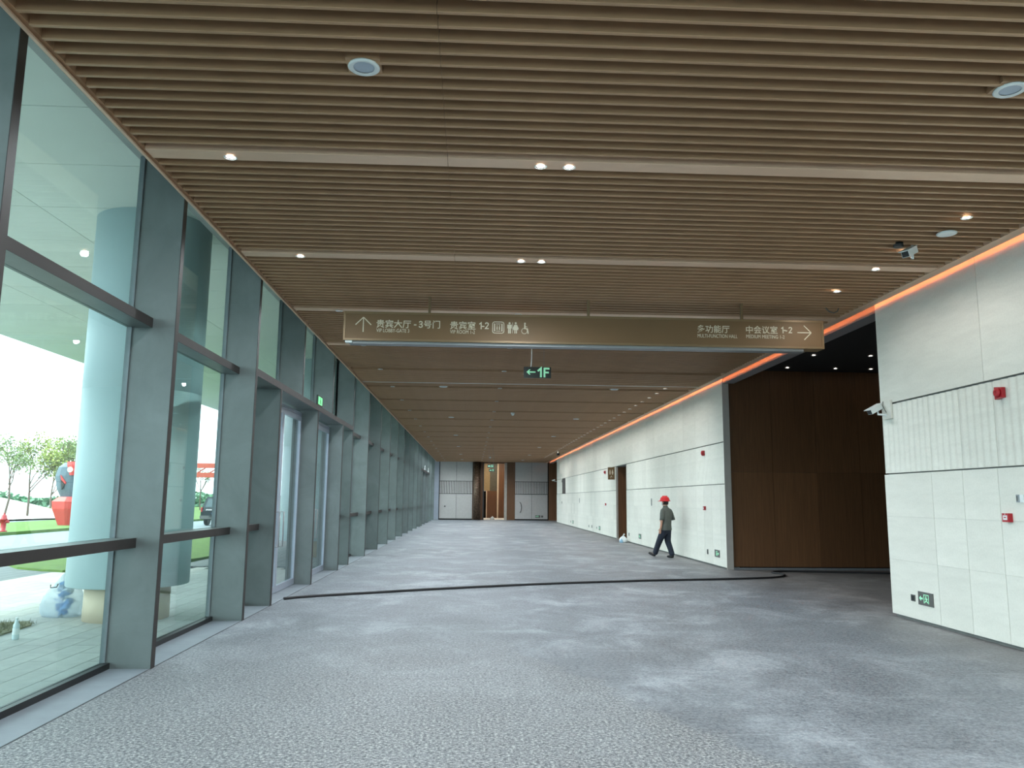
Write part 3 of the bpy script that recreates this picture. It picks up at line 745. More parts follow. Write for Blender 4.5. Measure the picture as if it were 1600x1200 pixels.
stroke(a, wx + 0.008, wz + 0.036, wx + 0.05, wz + 0.036, 0.013); stroke(a, wx + 0.048, wz + 0.036, wx + 0.056, wz - 0.04, 0.014); stroke(a, wx + 0.01, wz + 0.07, wx + 0.042, wz + 0.062, 0.009)
flat(a, 'wheelchair_symbol')

# ================================================================== FLOOR-NUMBER EXIT SIGN
f1 = thing('floor_sign', 'small hanging smoked panel with green arrow and 1F', 'sign', (0, 15.0, 0))
pn = MB().box(0.954, 1.483, 0, 0.02, 3.98, 4.196).build('panel', 'signdark', f1)
place('lettering', ribbon([(0.0, 0.12), (0.062, 0.175), (0.062, 0.0)], 0.036, 'signgreen'), f1, (1.225, -0.001, 3.995)); place('lettering', ribbon([(0.02, 0.0), (0.02, 0.172), (0.118, 0.172)], 0.036, 'signgreen'), f1, (1.335, -0.001, 3.995)); place('lettering', ribbon([(0.02, 0.095), (0.105, 0.095)], 0.034, 'signgreen'), f1, (1.335, -0.0015, 3.995))
a = MB(); a.prism([(1.005, 4.095), (1.06, 4.145), (1.085, 4.145), (1.055, 4.108), (1.18, 4.108), (1.18, 4.082), (1.055, 4.082), (1.085, 4.045), (1.06, 4.045)], -0.003, 0.0, 'y'); a.build('arrow', 'signgreen', f1)
MB().tube([(1.09, 0.01, 4.196), (1.10, 0.01, 4.24), (1.108, 0.01, 4.40), (1.112, 0.01, 4.79)], 0.009, 6).build('cable', 'white', f1)
MB().tube([(1.345, 0.01, 4.196), (1.345, 0.01, 4.79)], 0.003, 6).build('wire', 'steel', f1)

# ================================================================== EXIT SIGNS (built facing -y, then turned)
def man_run(mb, s, y0, y1):
    """running figure in a doorway, unit box 1 x 1"""
    def p(pts): mb.prism([(x * s, z * s) for x, z in pts], y0, y1, 'y')
    p([(-0.5, -0.5), (-0.42, -0.5), (-0.42, 0.42), (0.42, 0.42), (0.42, -0.5), (0.5, -0.5), (0.5, 0.5), (-0.5, 0.5)])
    mb.prism([(s * (-0.05 + 0.1 * math.cos(k * 0.7854)), s * (0.24 + 0.1 * math.sin(k * 0.7854))) for k in range(8)], y0, y1, 'y')
    p([(-0.1, 0.12), (0.1, 0.1), (0.12, -0.12), (-0.02, -0.14)])
    p([(-0.1, 0.12), (-0.28, 0.0), (-0.22, -0.06), (-0.06, 0.04)]); p([(0.1, 0.1), (0.28, 0.04), (0.25, -0.04), (0.08, 0.0)])
    p([(-0.02, -0.14), (-0.22, -0.22), (-0.34, -0.42), (-0.24, -0.44), (-0.14, -0.28), (0.06, -0.2)]); p([(0.12, -0.12), (0.2, -0.28), (0.34, -0.32), (0.34, -0.42), (0.12, -0.36), (0.02, -0.16)])
def wall_exit(y, z, label, w=0.36, h=0.18, arrow=1):
    t = thing('exit_sign', label, 'exit sign', (XW, y, z), -math.pi / 2, 'low exit signs on the stone wall')
    MB().box(-w / 2, w / 2, -0.012, 0.0, -h / 2, h / 2).build('plate', 'darkplate', t)
    a = MB(); man_run(a, h * 0.66, -0.0145, -0.012)
    for i in range(len(a.v)): a.v[i] = (a.v[i][0] + 0.02 * arrow, a.v[i][1], a.v[i][2])
    a.build('running_figure', 'signgreen', t)
    a = MB(); k = -arrow
    a.prism([(k * 0.15, 0.0), (k * 0.11, 0.035), (k * 0.11, 0.012), (k * 0.065, 0.012), (k * 0.065, -0.012), (k * 0.11, -0.012), (k * 0.11, -0.035)], -0.0145, -0.012, 'y'); a.build('arrow', 'signgreen', t)
    return t
wall_exit(10.83, 0.348, 'dark exit sign with green running figure low on the near stone wall')
wall_exit(20.15, 0.34, 'dark exit sign with green figure low beside the tall dark opening', 0.40, 0.18, -1)
wall_exit(29.5, 0.34, 'dark exit sign low on the stone wall left of the walking man', 0.40, 0.18)
wall_exit(38.9, 0.31, 'dark exit sign low on the wall just past the narrow doorway', 0.40, 0.2)
wall_exit(49.2, 0.31, 'dark exit sign low near the far end of the stone wall', 0.44, 0.2)
def hang_exit(x, y, z, label):
    t = thing('exit_sign', label, 'exit sign', (x, y, z), 0, 'hanging exit signs near the far doorway')
    MB().box(-0.19, 0.19, 0, 0.02, -0.09, 0.09).build('panel', 'signdark', t)
    a = MB(); man_run(a, 0.13, -0.003, 0)
    for i in range(len(a.v)): a.v[i] = (a.v[i][0] + 0.07, a.v[i][1], a.v[i][2])
    a.build('running_figure', 'signgreen', t)
    a = MB(); a.prism([(-0.16, 0), (-0.10, 0.05), (-0.10, 0.018), (-0.03, 0.018), (-0.03, -0.018), (-0.10, -0.018), (-0.10, -0.05)], -0.003, 0, 'y'); a.build('arrow', 'signgreen', t)
    for s in (-0.12, 0.12): MB().tube([(s, 0.01, 0.09), (s, 0.01, 4.79 - z)], 0.004, 5).build('wire', 'steel', t)
hang_exit(1.02, 45.0, 3.52, 'upper of two green exit signs hanging before the far doorway')
hang_exit(1.25, 52.0, 3.54, 'lower of two green exit signs hanging before the far doorway')
t = thing('exit_sign', 'green lit exit sign standing on the dark beam over the glass doors', 'exit sign', (-3.065, 15.78, 3.56), math.pi / 2)
MB().box(-0.24, 0.24, 0.0, 0.03, -0.10, 0.10).build('plate', 'signdark', t)
MB().box(-0.19, 0.19, -0.003, 0.0, -0.075, 0.075).build('lit_face', 'exitgreen', t)
a = MB(); man_run(a, 0.12, -0.006, -0.003); a.build('running_figure', 'signdark', t)
t = thing('exit_sign', 'small green exit sign low on the grey panels of the far end wall', 'exit sign', (5.31, YE - 0.062, 0.31))
MB().box(-0.2, 0.2, 0, 0.012, -0.1, 0.1).build('plate', 'darkplate', t)
a = MB(); man_run(a, 0.13, -0.003, 0); a.build('running_figure', 'signgreen', t)
a = MB(); a.prism([(-0.17, 0), (-0.12, 0.04), (-0.12, 0.012), (-0.08, 0.012), (-0.08, -0.012), (-0.12, -0.012), (-0.12, -0.04)], -0.003, 0, 'y'); a.build('arrow', 'signgreen', t)

# ================================================================== WALL DEVICES ON STONE
def plate(y, z, w, h, label, mat='darkplate', group='small wall plates', name='wall_plate', keys=1):
    t = thing(name, label, 'wall plate', (XW, y, z), -math.pi / 2, group)
    MB().box(-w / 2, w / 2, -0.010, 0, -h / 2, h / 2).build('plate', mat, t)
    MB().box(-w * 0.36, w * 0.36, -0.013, -0.010, -h * 0.36, h * 0.36).build('insert', 'black' if mat == 'darkplate' else mat, t)
    return t
plate(11.15, 0.328, 0.10, 0.09, 'small dark square plate left of the near exit sign')
plate(20.98, 0.332, 0.09, 0.13, 'small dark plate left of the exit sign by the tall opening')
plate(31.57, 0.322, 0.11, 0.12, 'small dark plate low on the wall just right of narrow doorway')
plate(39.8, 0.29, 0.10, 0.10, 'tiny dark plate beside the exit sign past the narrow doorway')
plate(41.4, 0.30, 0.14, 0.14, 'dark plate low on stone wall, middle of three past doorway')
plate(42.5, 0.285, 0.14, 0.12, 'dark plate low on stone wall, leftmost of three past doorway')
plate(50.29, 0.305, 0.14, 0.12, 'tiny dark plate beside the farthest exit sign')
plate(55.3, 1.486, 0.25, 0.14, 'dark square plate at hand height near the far wall end')
plate(55.3, 2.95, 0.25, 0.14, 'dark square plate high beside the louvre near wall end')
def switch_strip(y, z, h, label):
    t = thing('switch_strip', label, 'switch', (XW, y, z), -math.pi / 2, 'tall switch strips')
    MB().box(-0.05, 0.05, -0.012, 0, -h / 2, h / 2).build('plate', 'darkplate', t)
    for k in range(3): MB().box(-0.035, 0.035, -0.016, -0.012, -h / 2 + 0.02 + k * h / 3, -h / 2 + h / 3 - 0.015 + k * h / 3).build('key', 'greyplate', t)
switch_strip(27.5, 1.607, 0.245, 'tall dark switch strip on the stone wall left of walking man')
switch_strip(46.2, 1.633, 0.26, 'tall dark switch strip on the far stretch of stone wall')
t = thing('switch_plate', 'grey and white switch plate on the near stone wall at the right edge', 'switch', (XW, 8.78, 1.715), -math.pi / 2)
MB().box(-0.06, 0.0, -0.012, 0, -0.044, 0.044).build('plate', 'greyplate', t); MB().box(0.002, 0.06, -0.012, 0, -0.044, 0.044).build('plate', 'white', t)
MB().box(-0.05, -0.034, -0.015, -0.012, -0.03, 0.03).build('key', 'darkplate', t); MB().box(0.012, 0.05, -0.015, -0.012, -0.03, 0.03).build('key', 'white', t)
def horn(y, z, label, s=1.0):
    t = thing('fire_horn', label, 'fire alarm', (XW, y, z), -math.pi / 2, 'red fire horns')
    MB().prism([(-0.065 * s, -0.075 * s), (0.065 * s, -0.06 * s), (0.065 * s, 0.06 * s), (-0.065 * s, 0.075 * s)], -0.05 * s, 0, 'y').build('body', 'red', t)
    MB().lathe([(0.055 * s, -0.05 * s), (0.05 * s, -0.075 * s), (0.02 * s, -0.085 * s), (0.015 * s, -0.06 * s)], axis='y', n=20).build('horn', 'red', t)
    return t
horn(8.95, 2.955, 'red fire horn high on the near ribbed stone panels')
horn(21.09, 2.943, 'red fire horn high on the wall beside the tall dark opening')
horn(37.07, 2.962, 'small red fire horn beside the brown toilet sign')
def call(y, z, label):
    t = thing('call_point', label, 'fire alarm', (XW, y, z), -math.pi / 2, 'red fire call points')
    MB().box(-0.055, 0.055, -0.055, 0, -0.05, 0.05).build('box', 'red', t)
    MB().box(-0.035, 0.035, -0.058, -0.055, -0.026, 0.026).build('break_glass', 'white', t)
    MB().box(-0.018, 0.018, -0.0595, -0.058, -0.004, 0.010).build('mark', 'red', t)
    MB().lathe([(0.006, -0.0585), (0.006, -0.055)], (0, 0, 0.04), 'y', 10).build('lamp', 'white', t)
call(8.99, 1.494, 'red break-glass fire call point on the near stone wall')
call(21.1, 1.469, 'red fire call point on stone wall right of the walking man')
call(36.97, 1.47, 'red fire call point on the wall past the narrow doorway')
# toilet blade sign by the narrow doorway
t = thing('toilet_sign', 'brown projecting toilet sign with pale figures beside the narrow doorway', 'sign', (XW - 0.145, 34.68, 2.83))
MB().box(-0.145, 0.145, 0, 0.05, -0.27, 0.27).build('board', 'signbrown', t)
for s, fem in ((-0.055, 0), (0.055, 1)):
    a = MB(); a.prism([(s - 0.03, 0.02), (s + 0.03, 0.02), (s + (0.045 if fem else 0.03), -0.01), (s + (0.02 if fem else 0.025), 0.12), (s - (0.02 if fem else 0.025), 0.12), (s - (0.045 if fem else 0.03), -0.01)], -0.003, 0, 'y')
    a.lathe([(0.02, -0.003), (0.02, 0)], (s, 0, 0.145), 'y', 10); a.prism([(s - 0.02, -0.05), (s + 0.02, -0.05), (s + 0.02, 0.02), (s - 0.02, 0.02)], -0.003, 0, 'y'); a.build('woman_symbol' if fem else 'man_symbol', 'cream', t)
a = MB(); a.tube([(0.04 * math.cos(k * 0.5), -0.002, -0.17 + 0.04 * math.sin(k * 0.5)) for k in range(10)], 0.006, 5); a.box(-0.012, 0.012, -0.003, 0, -0.15, -0.10); a.build('wheelchair_symbol', 'cream', t)
MB().box(0.10, 0.146, 0.0, 0.05, 0.272, 0.29).build('bracket', 'signframe', t)
# louvre panel
t = thing('louvre_panel', 'tall dark louvre panel set into the far stone wall band', 'louvre', (XW - 0.006, 54.05, 2.59), -math.pi / 2)
MB().box(-0.85, 0.85, -0.006, 0, -0.52, 0.52).build('backing', 'black', t)
for k in range(12): MB().box(-0.83 + k * 0.14, -0.83 + k * 0.14 + 0.09, -0.022, -0.006, -0.51, 0.51).build('slat', 'darkplate', t)

# ================================================================== CAMERAS
def bullet(name, label, loc, aim, mount, group='white security cameras'):
    t = thing(name, label, 'security camera', loc, 0, group)
    d = Vector(aim).normalized(); side = d.cross(Vector((0, 0, 1))).normalized(); up = side.cross(d)
    def box(l0, l1, w, h0, h1, nm, mat):
        b = MB(); b.box(-w, w, l0, l1, h0, h1)
        for i, (x, y, z) in enumerate(b.v): b.v[i] = tuple(side * x + d * y + up * z)
        b.build(nm, mat, t)
    box(-0.12, 0.11, 0.045, -0.04, 0.035, 'housing', 'white'); box(-0.13, 0.15, 0.055, 0.036, 0.046, 'sunshield', 'white')
    box(0.11, 0.116, 0.038, -0.034, 0.030, 'front_glass', 'black')
    b = MB(); p = -d * 0.05 - up * 0.04
    b.tube([p, p - Vector((0, 0, 0.06)), Vector(mount)], 0.016, 8); b.build('bracket', 'white', t)
    return t
c1 = bullet('security_camera', 'white bullet security camera on the near corner of the stone wall', (6.09, 11.62, 3.06), (-0.85, -0.25, -0.42), (0.158, -0.12, -0.10))
MB().box(0.130, 0.159, -0.22, 0.02, -0.16, 0.12).build('junction_box', 'stone', c1)
MB().tube([(0.128, -0.02, 0.12), (0.11, -0.04, 0.05), (0.125, -0.08, -0.03), (0.128, -0.1, -0.06)], 0.004, 5).build('cable', 'black', c1)
bullet('security_camera', 'small white security camera on the far end of the stone wall', (6.02, 58.9, 3.1), (-0.9, -0.3, -0.3), (0.225, -0.1, -0.08))
c3 = bullet('security_camera', 'white security camera tilted under the slats above the near stone wall', (5.08, 8.68, 4.57), (-0.75, -0.5, -0.42), (0.06, 0.03, 0.14))
MB().lathe([(0.055, 0.0), (0.055, 0.05)], (-0.14, -0.02, 0.05), 'z', 16).build('lens_cap', 'black', c3)
c4 = thing('ceiling_camera', 'small dark camera on a stem under the far ceiling near stone wall', 'security camera', (5.27, 48.8, 4.65))
MB().tube([(0, 0, 0.1), (0, 0, -0.12)], 0.03, 8).build('stem', 'white', c4); MB().box(-0.08, 0.08, -0.15, 0.12, -0.26, -0.12).build('housing', 'black', c4)

# ================================================================== CEILING LAMPS
ld = bpy.data.lights.new('lamp_light', 'SPOT'); ld.energy = LAMP_W; ld.spot_size = math.radians(172); ld.spot_blend = 0.6; ld.shadow_soft_size = 0.035; ld.color = (0.88, 0.96, 1.0)
ring_me = MB().lathe([(0.052, 0.004), (0.060, 0.0), (0.052, -0.004), (0.046, 0.0), (0.046, 0.004)], n=20, cap=False).mesh('trim_ring', 'white')
refl_me = MB().lathe([(0.046, 0.0), (0.037, 0.007)], n=20, cap=False).mesh('reflector', 'chrome')
fill_bulb = MB().lathe([(0.038, 0.0065), (0.038, 0.008)], n=10).mesh('bulb', glow('fill_bulb_glow', (190, 176, 160), 0.15))
row_bulb = MB().lathe([(0.038, 0.0065), (0.038, 0.008)], n=10).mesh('bulb', glow('row_lamp_glow', (255, 240, 220), 1.6))
bulb_me = MB().lathe([(0.038, 0.0065), (0.038, 0.008)], n=16).mesh('bulb', 'lampglow')
ld4 = bpy.data.lights.new('wall_row_light', 'SPOT'); ld4.energy = LAMP_W * 0.22; ld4.spot_size = math.radians(172); ld4.spot_blend = 0.6; ld4.shadow_soft_size = 0.03; ld4.color = (1.0, 0.97, 0.92)
def downlight(x, y, label, group, power=True, bulb=None):
    t = thing('downlight', label, 'downlight', (x, y, ZC - 0.010), 0, group)
    place('trim_ring', ring_me, t); place('reflector', refl_me, t); place('bulb', bulb or bulb_me, t)
    if power:
        l = bpy.data.objects.new('light', power if power is not True else ld); COL.objects.link(l); l.parent = t; l.location = (0, 0, -0.03)
    return t
# the boards are solid, so lamps sit in small collars just under them
near_b = [b for b in BOARD_Y if 6 < b < 11]
lab = {(-2.2, 0): 'round downlight alone near the window end of the nearest bronze board', (-2.2, 1): 'round downlight alone near the window end of the second bronze board',
       (0.57, 0): 'left of the downlight pair on the nearest bronze board', (0.83, 0): 'right of the downlight pair on the nearest bronze board',
       (0.57, 1): 'left of the downlight pair on the second bronze board', (0.83, 1): 'right of the downlight pair on the second bronze board'}
for j, b in enumerate(near_b):
    for x in (-2.2, 0.57, 0.83): downlight(x, b, lab[(x, j)], 'downlights on the ceiling boards')
for b in [b for b in BOARD_Y if -7 < b < 6]:  # out-of-view lamps added for more light in the room
    for x in (-2.2, 0.7, 3.6): downlight(x, b, 'unseen round fill downlight added on a ceiling board above and behind the viewer', 'added fill downlights overhead')
ld3 = bpy.data.lights.new('far_fill_light', 'SPOT'); ld3.energy = LAMP_W * 1.45; ld3.spot_size = math.radians(172); ld3.spot_blend = 0.6; ld3.shadow_soft_size = 0.04; ld3.color = (0.88, 0.96, 1.0)
for b in [b for b in BOARD_Y if 11 < b < 62]:  # two dim rows added to fill the far corridor with light
    for x in (-2.2, 0.7):
        o = downlight(x, b, 'tiny added fill downlight on the boards of the slatted ceiling beyond the guide sign', 'distant added fill downlights on the ceiling boards', True, fill_bulb)
        [c for c in o.children if c.type == 'LIGHT'][0].data = ld3
for y, n_ in ((7.73, 'first'), (8.90, 'second'), (9.63, 'third'), (10.72, 'fourth')):
    downlight(5.17, y, '%s downlight from the right in the row above the near stone wall' % n_, 'downlights along the stone wall', power=ld4)
y = 20.78
while y < 57:
    downlight(5.14, y, 'tiny downlight in the receding row along the stone wall', 'distant downlights along the stone wall', power=ld4, bulb=row_bulb); y += 0.963
# large round lamps
ld2 = bpy.data.lights.new('round_lamp_light', 'SPOT'); ld2.energy = LAMP_W * 3.4; ld2.spot_size = math.radians(160); ld2.spot_blend = 1.0; ld2.shadow_soft_size = 0.055; ld2.color = (0.88, 0.96, 1.0)
big_ring = MB().lathe([(0.072, 0.012), (0.108, 0.012), (0.112, 0.0), (0.100, -0.008), (0.074, 0.0)], n=28, cap=False).mesh('trim_ring', 'white')
big_dif = MB().lathe([(0.073, 0.004), (0.05, 0.008), (0.001, 0.009)], n=28).mesh('diffuser', glow('round_lamp_diffuser', (150, 164, 178), 0.06))
big_box = MB().box(-0.118, 0.118, -0.10, 0.12, 0.013, 0.06).mesh('collar', 'slat')
names = {(-0.81, 5.2): 'large round white lamp in the slats at the upper left', (3.88, 5.2): 'large round white lamp in the slats at the right edge',
         (-0.83, 21.1): 'round lamp left of the pale ceiling joint beyond the guide sign', (3.82, 21.1): 'round lamp right of the floor sign beyond the guide sign'}
for ri, yy in enumerate((-2.7, 5.2, 13.1, 21.1, 29.1, 37.4, 45.4, 53.4, 60.5)):
    for xx in (-0.83, 3.82):
        x = {-0.83: -0.81, 3.82: 3.88}[xx] if yy == 5.2 else xx
        t = thing('round_lamp', names.get((x, yy), '%s round lamp of the %s lamp row along the slatted ceiling' % ('left' if xx < 0 else 'right', ['rearmost', 'first', 'second', 'third', 'fourth', 'fifth', 'sixth', 'seventh', 'eighth'][ri])), 'ceiling lamp', (x, yy, ZC - 0.006), 0, 'large round ceiling lamps')
        place('trim_ring', big_ring, t); place('diffuser', big_dif, t); place('collar', big_box, t)
        l = bpy.data.objects.new('light', ld2); COL.objects.link(l); l.parent = t; l.location = (0, 0, -0.05)
t = thing('ceiling_speaker', 'flat white round speaker under the slats above the near stone wall', 'speaker', (5.26, 8.23, ZC))
MB().lathe([(0.10, 0.0), (0.108, -0.006), (0.104, -0.014)], n=28, cap=False).build('rim', 'white', t); MB().lathe([(0.104, -0.014), (0.09, -0.019), (0.0015, -0.022)], n=28).build('grille', 'white', t)
def dome(x, y, label):
    t = thing('smoke_detector', label, 'detector', (x, y, ZC), 0, 'white ceiling detectors')
    MB().lathe([(0.07, 0.0), (0.07, -0.03)], n=18).build('base', 'white', t); MB().lathe([(0.06, -0.03), (0.055, -0.07), (0.03, -0.10), (0.002, -0.105)], n=18).build('dome', 'white', t)
dome(1.36, 27.3, 'white dome detector on the ceiling beyond the floor sign'); dome(1.23, 56.4, 'white dome detector on the ceiling before the far doorway')
t = thing('cable_loop', 'loose grey cable loop hanging from the slats right of the guide sign', 'cable', (5.55, 11.7, ZC))
MB().tube([(-0.12, 0, 0.08), (-0.10, 0, -0.01), (-0.05, 0, -0.06), (0.03, 0.02, -0.075), (0.09, 0.02, -0.05), (0.11, 0.02, 0.0), (0.10, 0.02, 0.08)], 0.009, 6).build('cable', 'darkplate', t)
for x, y in ((7.68, 17.2), (7.75, 18.9), (8.97, 18.9), (9.87, 18.9), (8.97, 17.15), (10.6, 18.9)):
    t = thing('downlight', 'faint downlight in the black lobby ceiling past the tall opening', 'downlight', (x, y, 4.945), 0, 'lobby downlights')
    place('trim_ring', ring_me, t); place('reflector', refl_me, t); place('bulb', bulb_me, t)

# ================================================================== LOOSE THINGS ON THE FLOOR
pts = [(-3.04, 13.36), (-2.721, 13.648), (-1.941, 14.116), (-0.421, 14.948), (1.43, 15.785), (3.475, 16.473), (4.904, 16.792), (6.117, 17.114), (6.75, 17.42), (7.06, 17.85), (7.12, 18.18), (7.02, 18.5), (7.25, 18.78), (7.8, 18.84), (9.0, 18.6), (10.5, 18.35), (12.5, 18.5)]
def smooth(ps, k=6):
    out = []
    for i in range(len(ps) - 1):
        p0 = Vector(ps[max(i - 1, 0)]); p1 = Vector(ps[i]); p2 = Vector(ps[i + 1]); p3 = Vector(ps[min(i + 2, len(ps) - 1)])
        for j in range(k):
            u = j / k; out.append(0.5 * ((2 * p1) + (-p0 + p2) * u + (2 * p0 - 5 * p1 + 4 * p2 - p3) * u * u + (-p0 + 3 * p1 - 3 * p2 + p3) * u ** 3))
    out.append(Vector(ps[-1])); return out
MB().tube([(p.x, p.y, 0.022) for p in smooth(pts)], 0.021, 8).build('hose', 'hose', label='black hose lying across the concrete floor to the dark lobby', cat='hose')
def blob(seed, rx, ry, h, n=18, m=10, crumple=0.12):
    rnd = random.Random(seed); b = MB(); ph = [rnd.uniform(0, 6.28) for _ in range(8)]
    for j in range(m + 1):
        u = j / m; r = (math.sin(math.pi * min(1, 0.30 + 0.70 * u)) ** 0.5 if u < 1 else 0.05) * (1 if u < 0.55 else 1 - 0.55 * (u - 0.55) / 0.45)
        for k in range(n):
            a = 2 * math.pi * k / n
            w = 1 + crumple * (math.sin(3 * a + ph[0] + 4 * u) * 0.5 + math.sin(5 * a + ph[1] - 6 * u) * 0.4 + rnd.uniform(-0.4, 0.4))
            b.v.append((rx * r * w * math.cos(a), ry * r * w * math.sin(a), h * u * (1 + 0.05 * math.sin(2 * a + ph[2]))))
    for j in range(m):
        for k in range(n): b.f.append((j * n + k, j * n + (k + 1) % n, (j + 1) * n + (k + 1) % n, (j + 1) * n + k)); b.smooth.append(True)
    b.f.append(tuple(range(n))[::-1]); b.f.append(tuple(m * n + k for k in range(n))); b.smooth += [False, True]
    return b
t = thing('rubbish_bag', 'small white plastic bag of rubbish on the floor by the narrow doorway', 'bag', (6.02, 31.6, 0))
blob(3, 0.17, 0.15, 0.27).build('bag', 'white', t); MB().tube([(0, 0, 0.26), (0.02, 0.0, 0.30), (0.05, 0.01, 0.33)], [0.03, 0.02, 0.035], 8).build('knot', 'white', t)
b_ = blob(9, 0.07, 0.06, 0.16); b_.build('blue_wrapper', simple('pale_blue_wrapper', (150, 190, 216), 0.5), t, (-0.10, -0.13, 0))
t = thing('rubbish_bag', 'white bundle on the floor past the far doorway', 'bag', (1.68, 66.0, 0.02))
blob(5, 0.16, 0.14, 0.26).build('bag', 'white', t); MB().box(-0.2, 0.2, -0.16, 0.16, 0, 0.02).build('tray', 'black', t)
# bronze column and pull handle at the far end
t = NT('hammered_bronze'); v = t.coord(); vor = t.add('ShaderNodeTexVoronoi'); vor.inputs['Scale'].default_value = 9; t.link(v, vor.inputs[0])
t.base(t.ramp(vor.outputs['Distance'], [(0.1, lin((72, 54, 42))), (0.7, lin((112, 90, 74)))])); t.set(0.28, 0.5); t.bump(vor.outputs['Distance'], 0.6, 0.03); M['bronze'] = t.m
c = thing('bronze_column', 'hammered bronze round column left of the far doorway', 'column', (0.36, 64.18, 0))
MB().lathe([(0.30, 0.03), (0.30, 4.7)], n=28).build('shaft', 'bronze', c); MB().lathe([(0.32, 0.0), (0.32, 0.04)], n=28).build('base_ring', 'black', c)
t = thing('pull_handle', 'dark curved pull handle on the grey end wall right of doorway', 'handle', (3.92, YE - 0.052, 1.02))
MB().tube([(-0.06, 0, 0.42), (0.02, -0.05, 0.3), (0.06, -0.06, 0.0), (0.02, -0.05, -0.3), (-0.06, 0, -0.42)], 0.022, 8).build('grip', 'black', t)
t = thing('wall_knob', 'small dark knob on the grey end wall near the glass side', 'handle', (-2.2, YE - 0.052, 1.07)); MB().lathe([(0.05, 0.0), (0.05, -0.03), (0.03, -0.06), (0.002, -0.065)], axis='y', n=14).build('knob', 'black', t)  # dark dot on the end wall, built as a knob
t = thing('wall_plate', 'small dark plate right of the exit sign on far end wall', 'wall plate', (5.67, YE - 0.062, 0.31)); MB().box(-0.08, 0.08, 0, 0.012, -0.08, 0.08).build('plate', 'darkplate', t)
# white sensors on the far door header
for k, y in enumerate((50.6, 54.6)):
    t = thing('door_sensor', ['white door sensor on the far beam, nearer one', 'white door sensor on the far beam, farther one'][k], 'sensor', (-3.06, y, 3.46), 0, 'white sensors on the far beam')
    MB().box(-0.04, 0.04, -0.1, 0.1, 0, 0.10).build('housing', 'white', t); MB().tube([(0, 0, 0.1), (0.02, 0, 0.28)], 0.025, 6).build('stem', 'white', t)
# ================================================================== OUTSIDE: ROUND COLUMN
rc = thing('round_column', 'thick pale round column with beige foot standing outside the glass', 'column', (-4.85, 11.72, -0.05))
MB().lathe([(0.79, 0.47), (0.80, 0.48), (0.80, 3.18), (0.797, 3.184), (0.80, 3.188), (0.80, 5.75)], n=64).build('cladding', 'colwhite', rc)
MB().lathe([(0.56, 0.0), (0.555, 0.47)], n=48).build('foot', 'beige', rc)
for k in range(1, 4):
    t2 = dup(rc, (-4.85, 11.72 + 12.16 * k, -0.05), label=['', 'second pale round column behind the door bays outside', 'third pale round column far along the glass outside', 'farthest pale round column outside the glass'][k])
    t2['group'] = 'round canopy columns'
rc['group'] = 'round canopy columns'

# ---- plastic sack, bottle
M['clearbag'] = glass('clear_plastic', (0.90, 0.95, 0.97))
M['blueplastic'] = simple('blue_plastic', (70, 140, 205), 0.4, var=0.25, scale=12)
M['lilac'] = simple('crumpled_sheet', (186, 198, 222), 0.5, var=0.2, scale=10)
milky = glass('milky_sack_film', (0.93, 0.96, 0.98))
_n = milky.node_tree.nodes; _l = milky.node_tree.links; _mx = _n.new('ShaderNodeMixShader'); _df = _n.new('ShaderNodeBsdfDiffuse'); _df.inputs[0].default_value = (0.72, 0.82, 0.92, 1); _mx.inputs[0].default_value = 0.3
_o = [q for q in _n if q.type == 'OUTPUT_MATERIAL'][0]; _src = _o.inputs[0].links[0].from_socket; _l.new(_src, _mx.inputs[1]); _l.new(_df.outputs[0], _mx.inputs[2]); _l.new(_mx.outputs[0], _o.inputs[0])
t = thing('rubbish_sack', 'clear plastic sack full of blue and white waste beside the round column', 'sack', (-5.82, 11.9, -0.05))
blob(11, 0.27, 0.24, 0.58, 28, 14, 0.10).build('sack', milky, t)
rnd = random.Random(4)
for k in range(14):
    a = rnd.uniform(0, 6.28); r = rnd.uniform(0, 0.12); z = 0.03 + 0.03 * k
    bx_ = MB(); l, w, h = rnd.uniform(0.12, 0.22), rnd.uniform(0.04, 0.12), rnd.uniform(0.03, 0.07)
    bx_.box(-l / 2, l / 2, -w / 2, w / 2, 0, h)
    o = bx_.build('waste_piece', ['blueplastic', 'lilac', 'white', 'lilac'][k % 4] if z > 0.12 else 'blueplastic', t, (r * math.cos(a) * 0.8, r * math.sin(a) * 0.6, z)); o.rotation_euler = (rnd.uniform(-.5, .5), rnd.uniform(-.6, .6), rnd.uniform(0, 3))
MB().tube([(-0.06, -0.27, 0.46), (-0.05, -0.285, 0.42), (0.03, -0.285, 0.43), (0.04, -0.27, 0.47)], 0.008, 6).build('strap', 'black', t)
t = thing('water_bottle', 'clear plastic bottle with white label standing on the paving outside', 'bottle', (-5.40, 9.98, -0.05))
MB().lathe([(0.036, 0.0), (0.038, 0.02), (0.038, 0.10), (0.034, 0.14), (0.036, 0.17), (0.016, 0.21), (0.014, 0.235)], n=18).build('bottle', simple('frosted_plastic', (206, 222, 226), 0.25, var=0.05), t)
MB().lathe([(0.0385, 0.06), (0.0385, 0.13)], n=18, cap=False).build('label', 'white', t); MB().lathe([(0.017, 0.232), (0.017, 0.255)], n=14).build('cap', 'white', t)

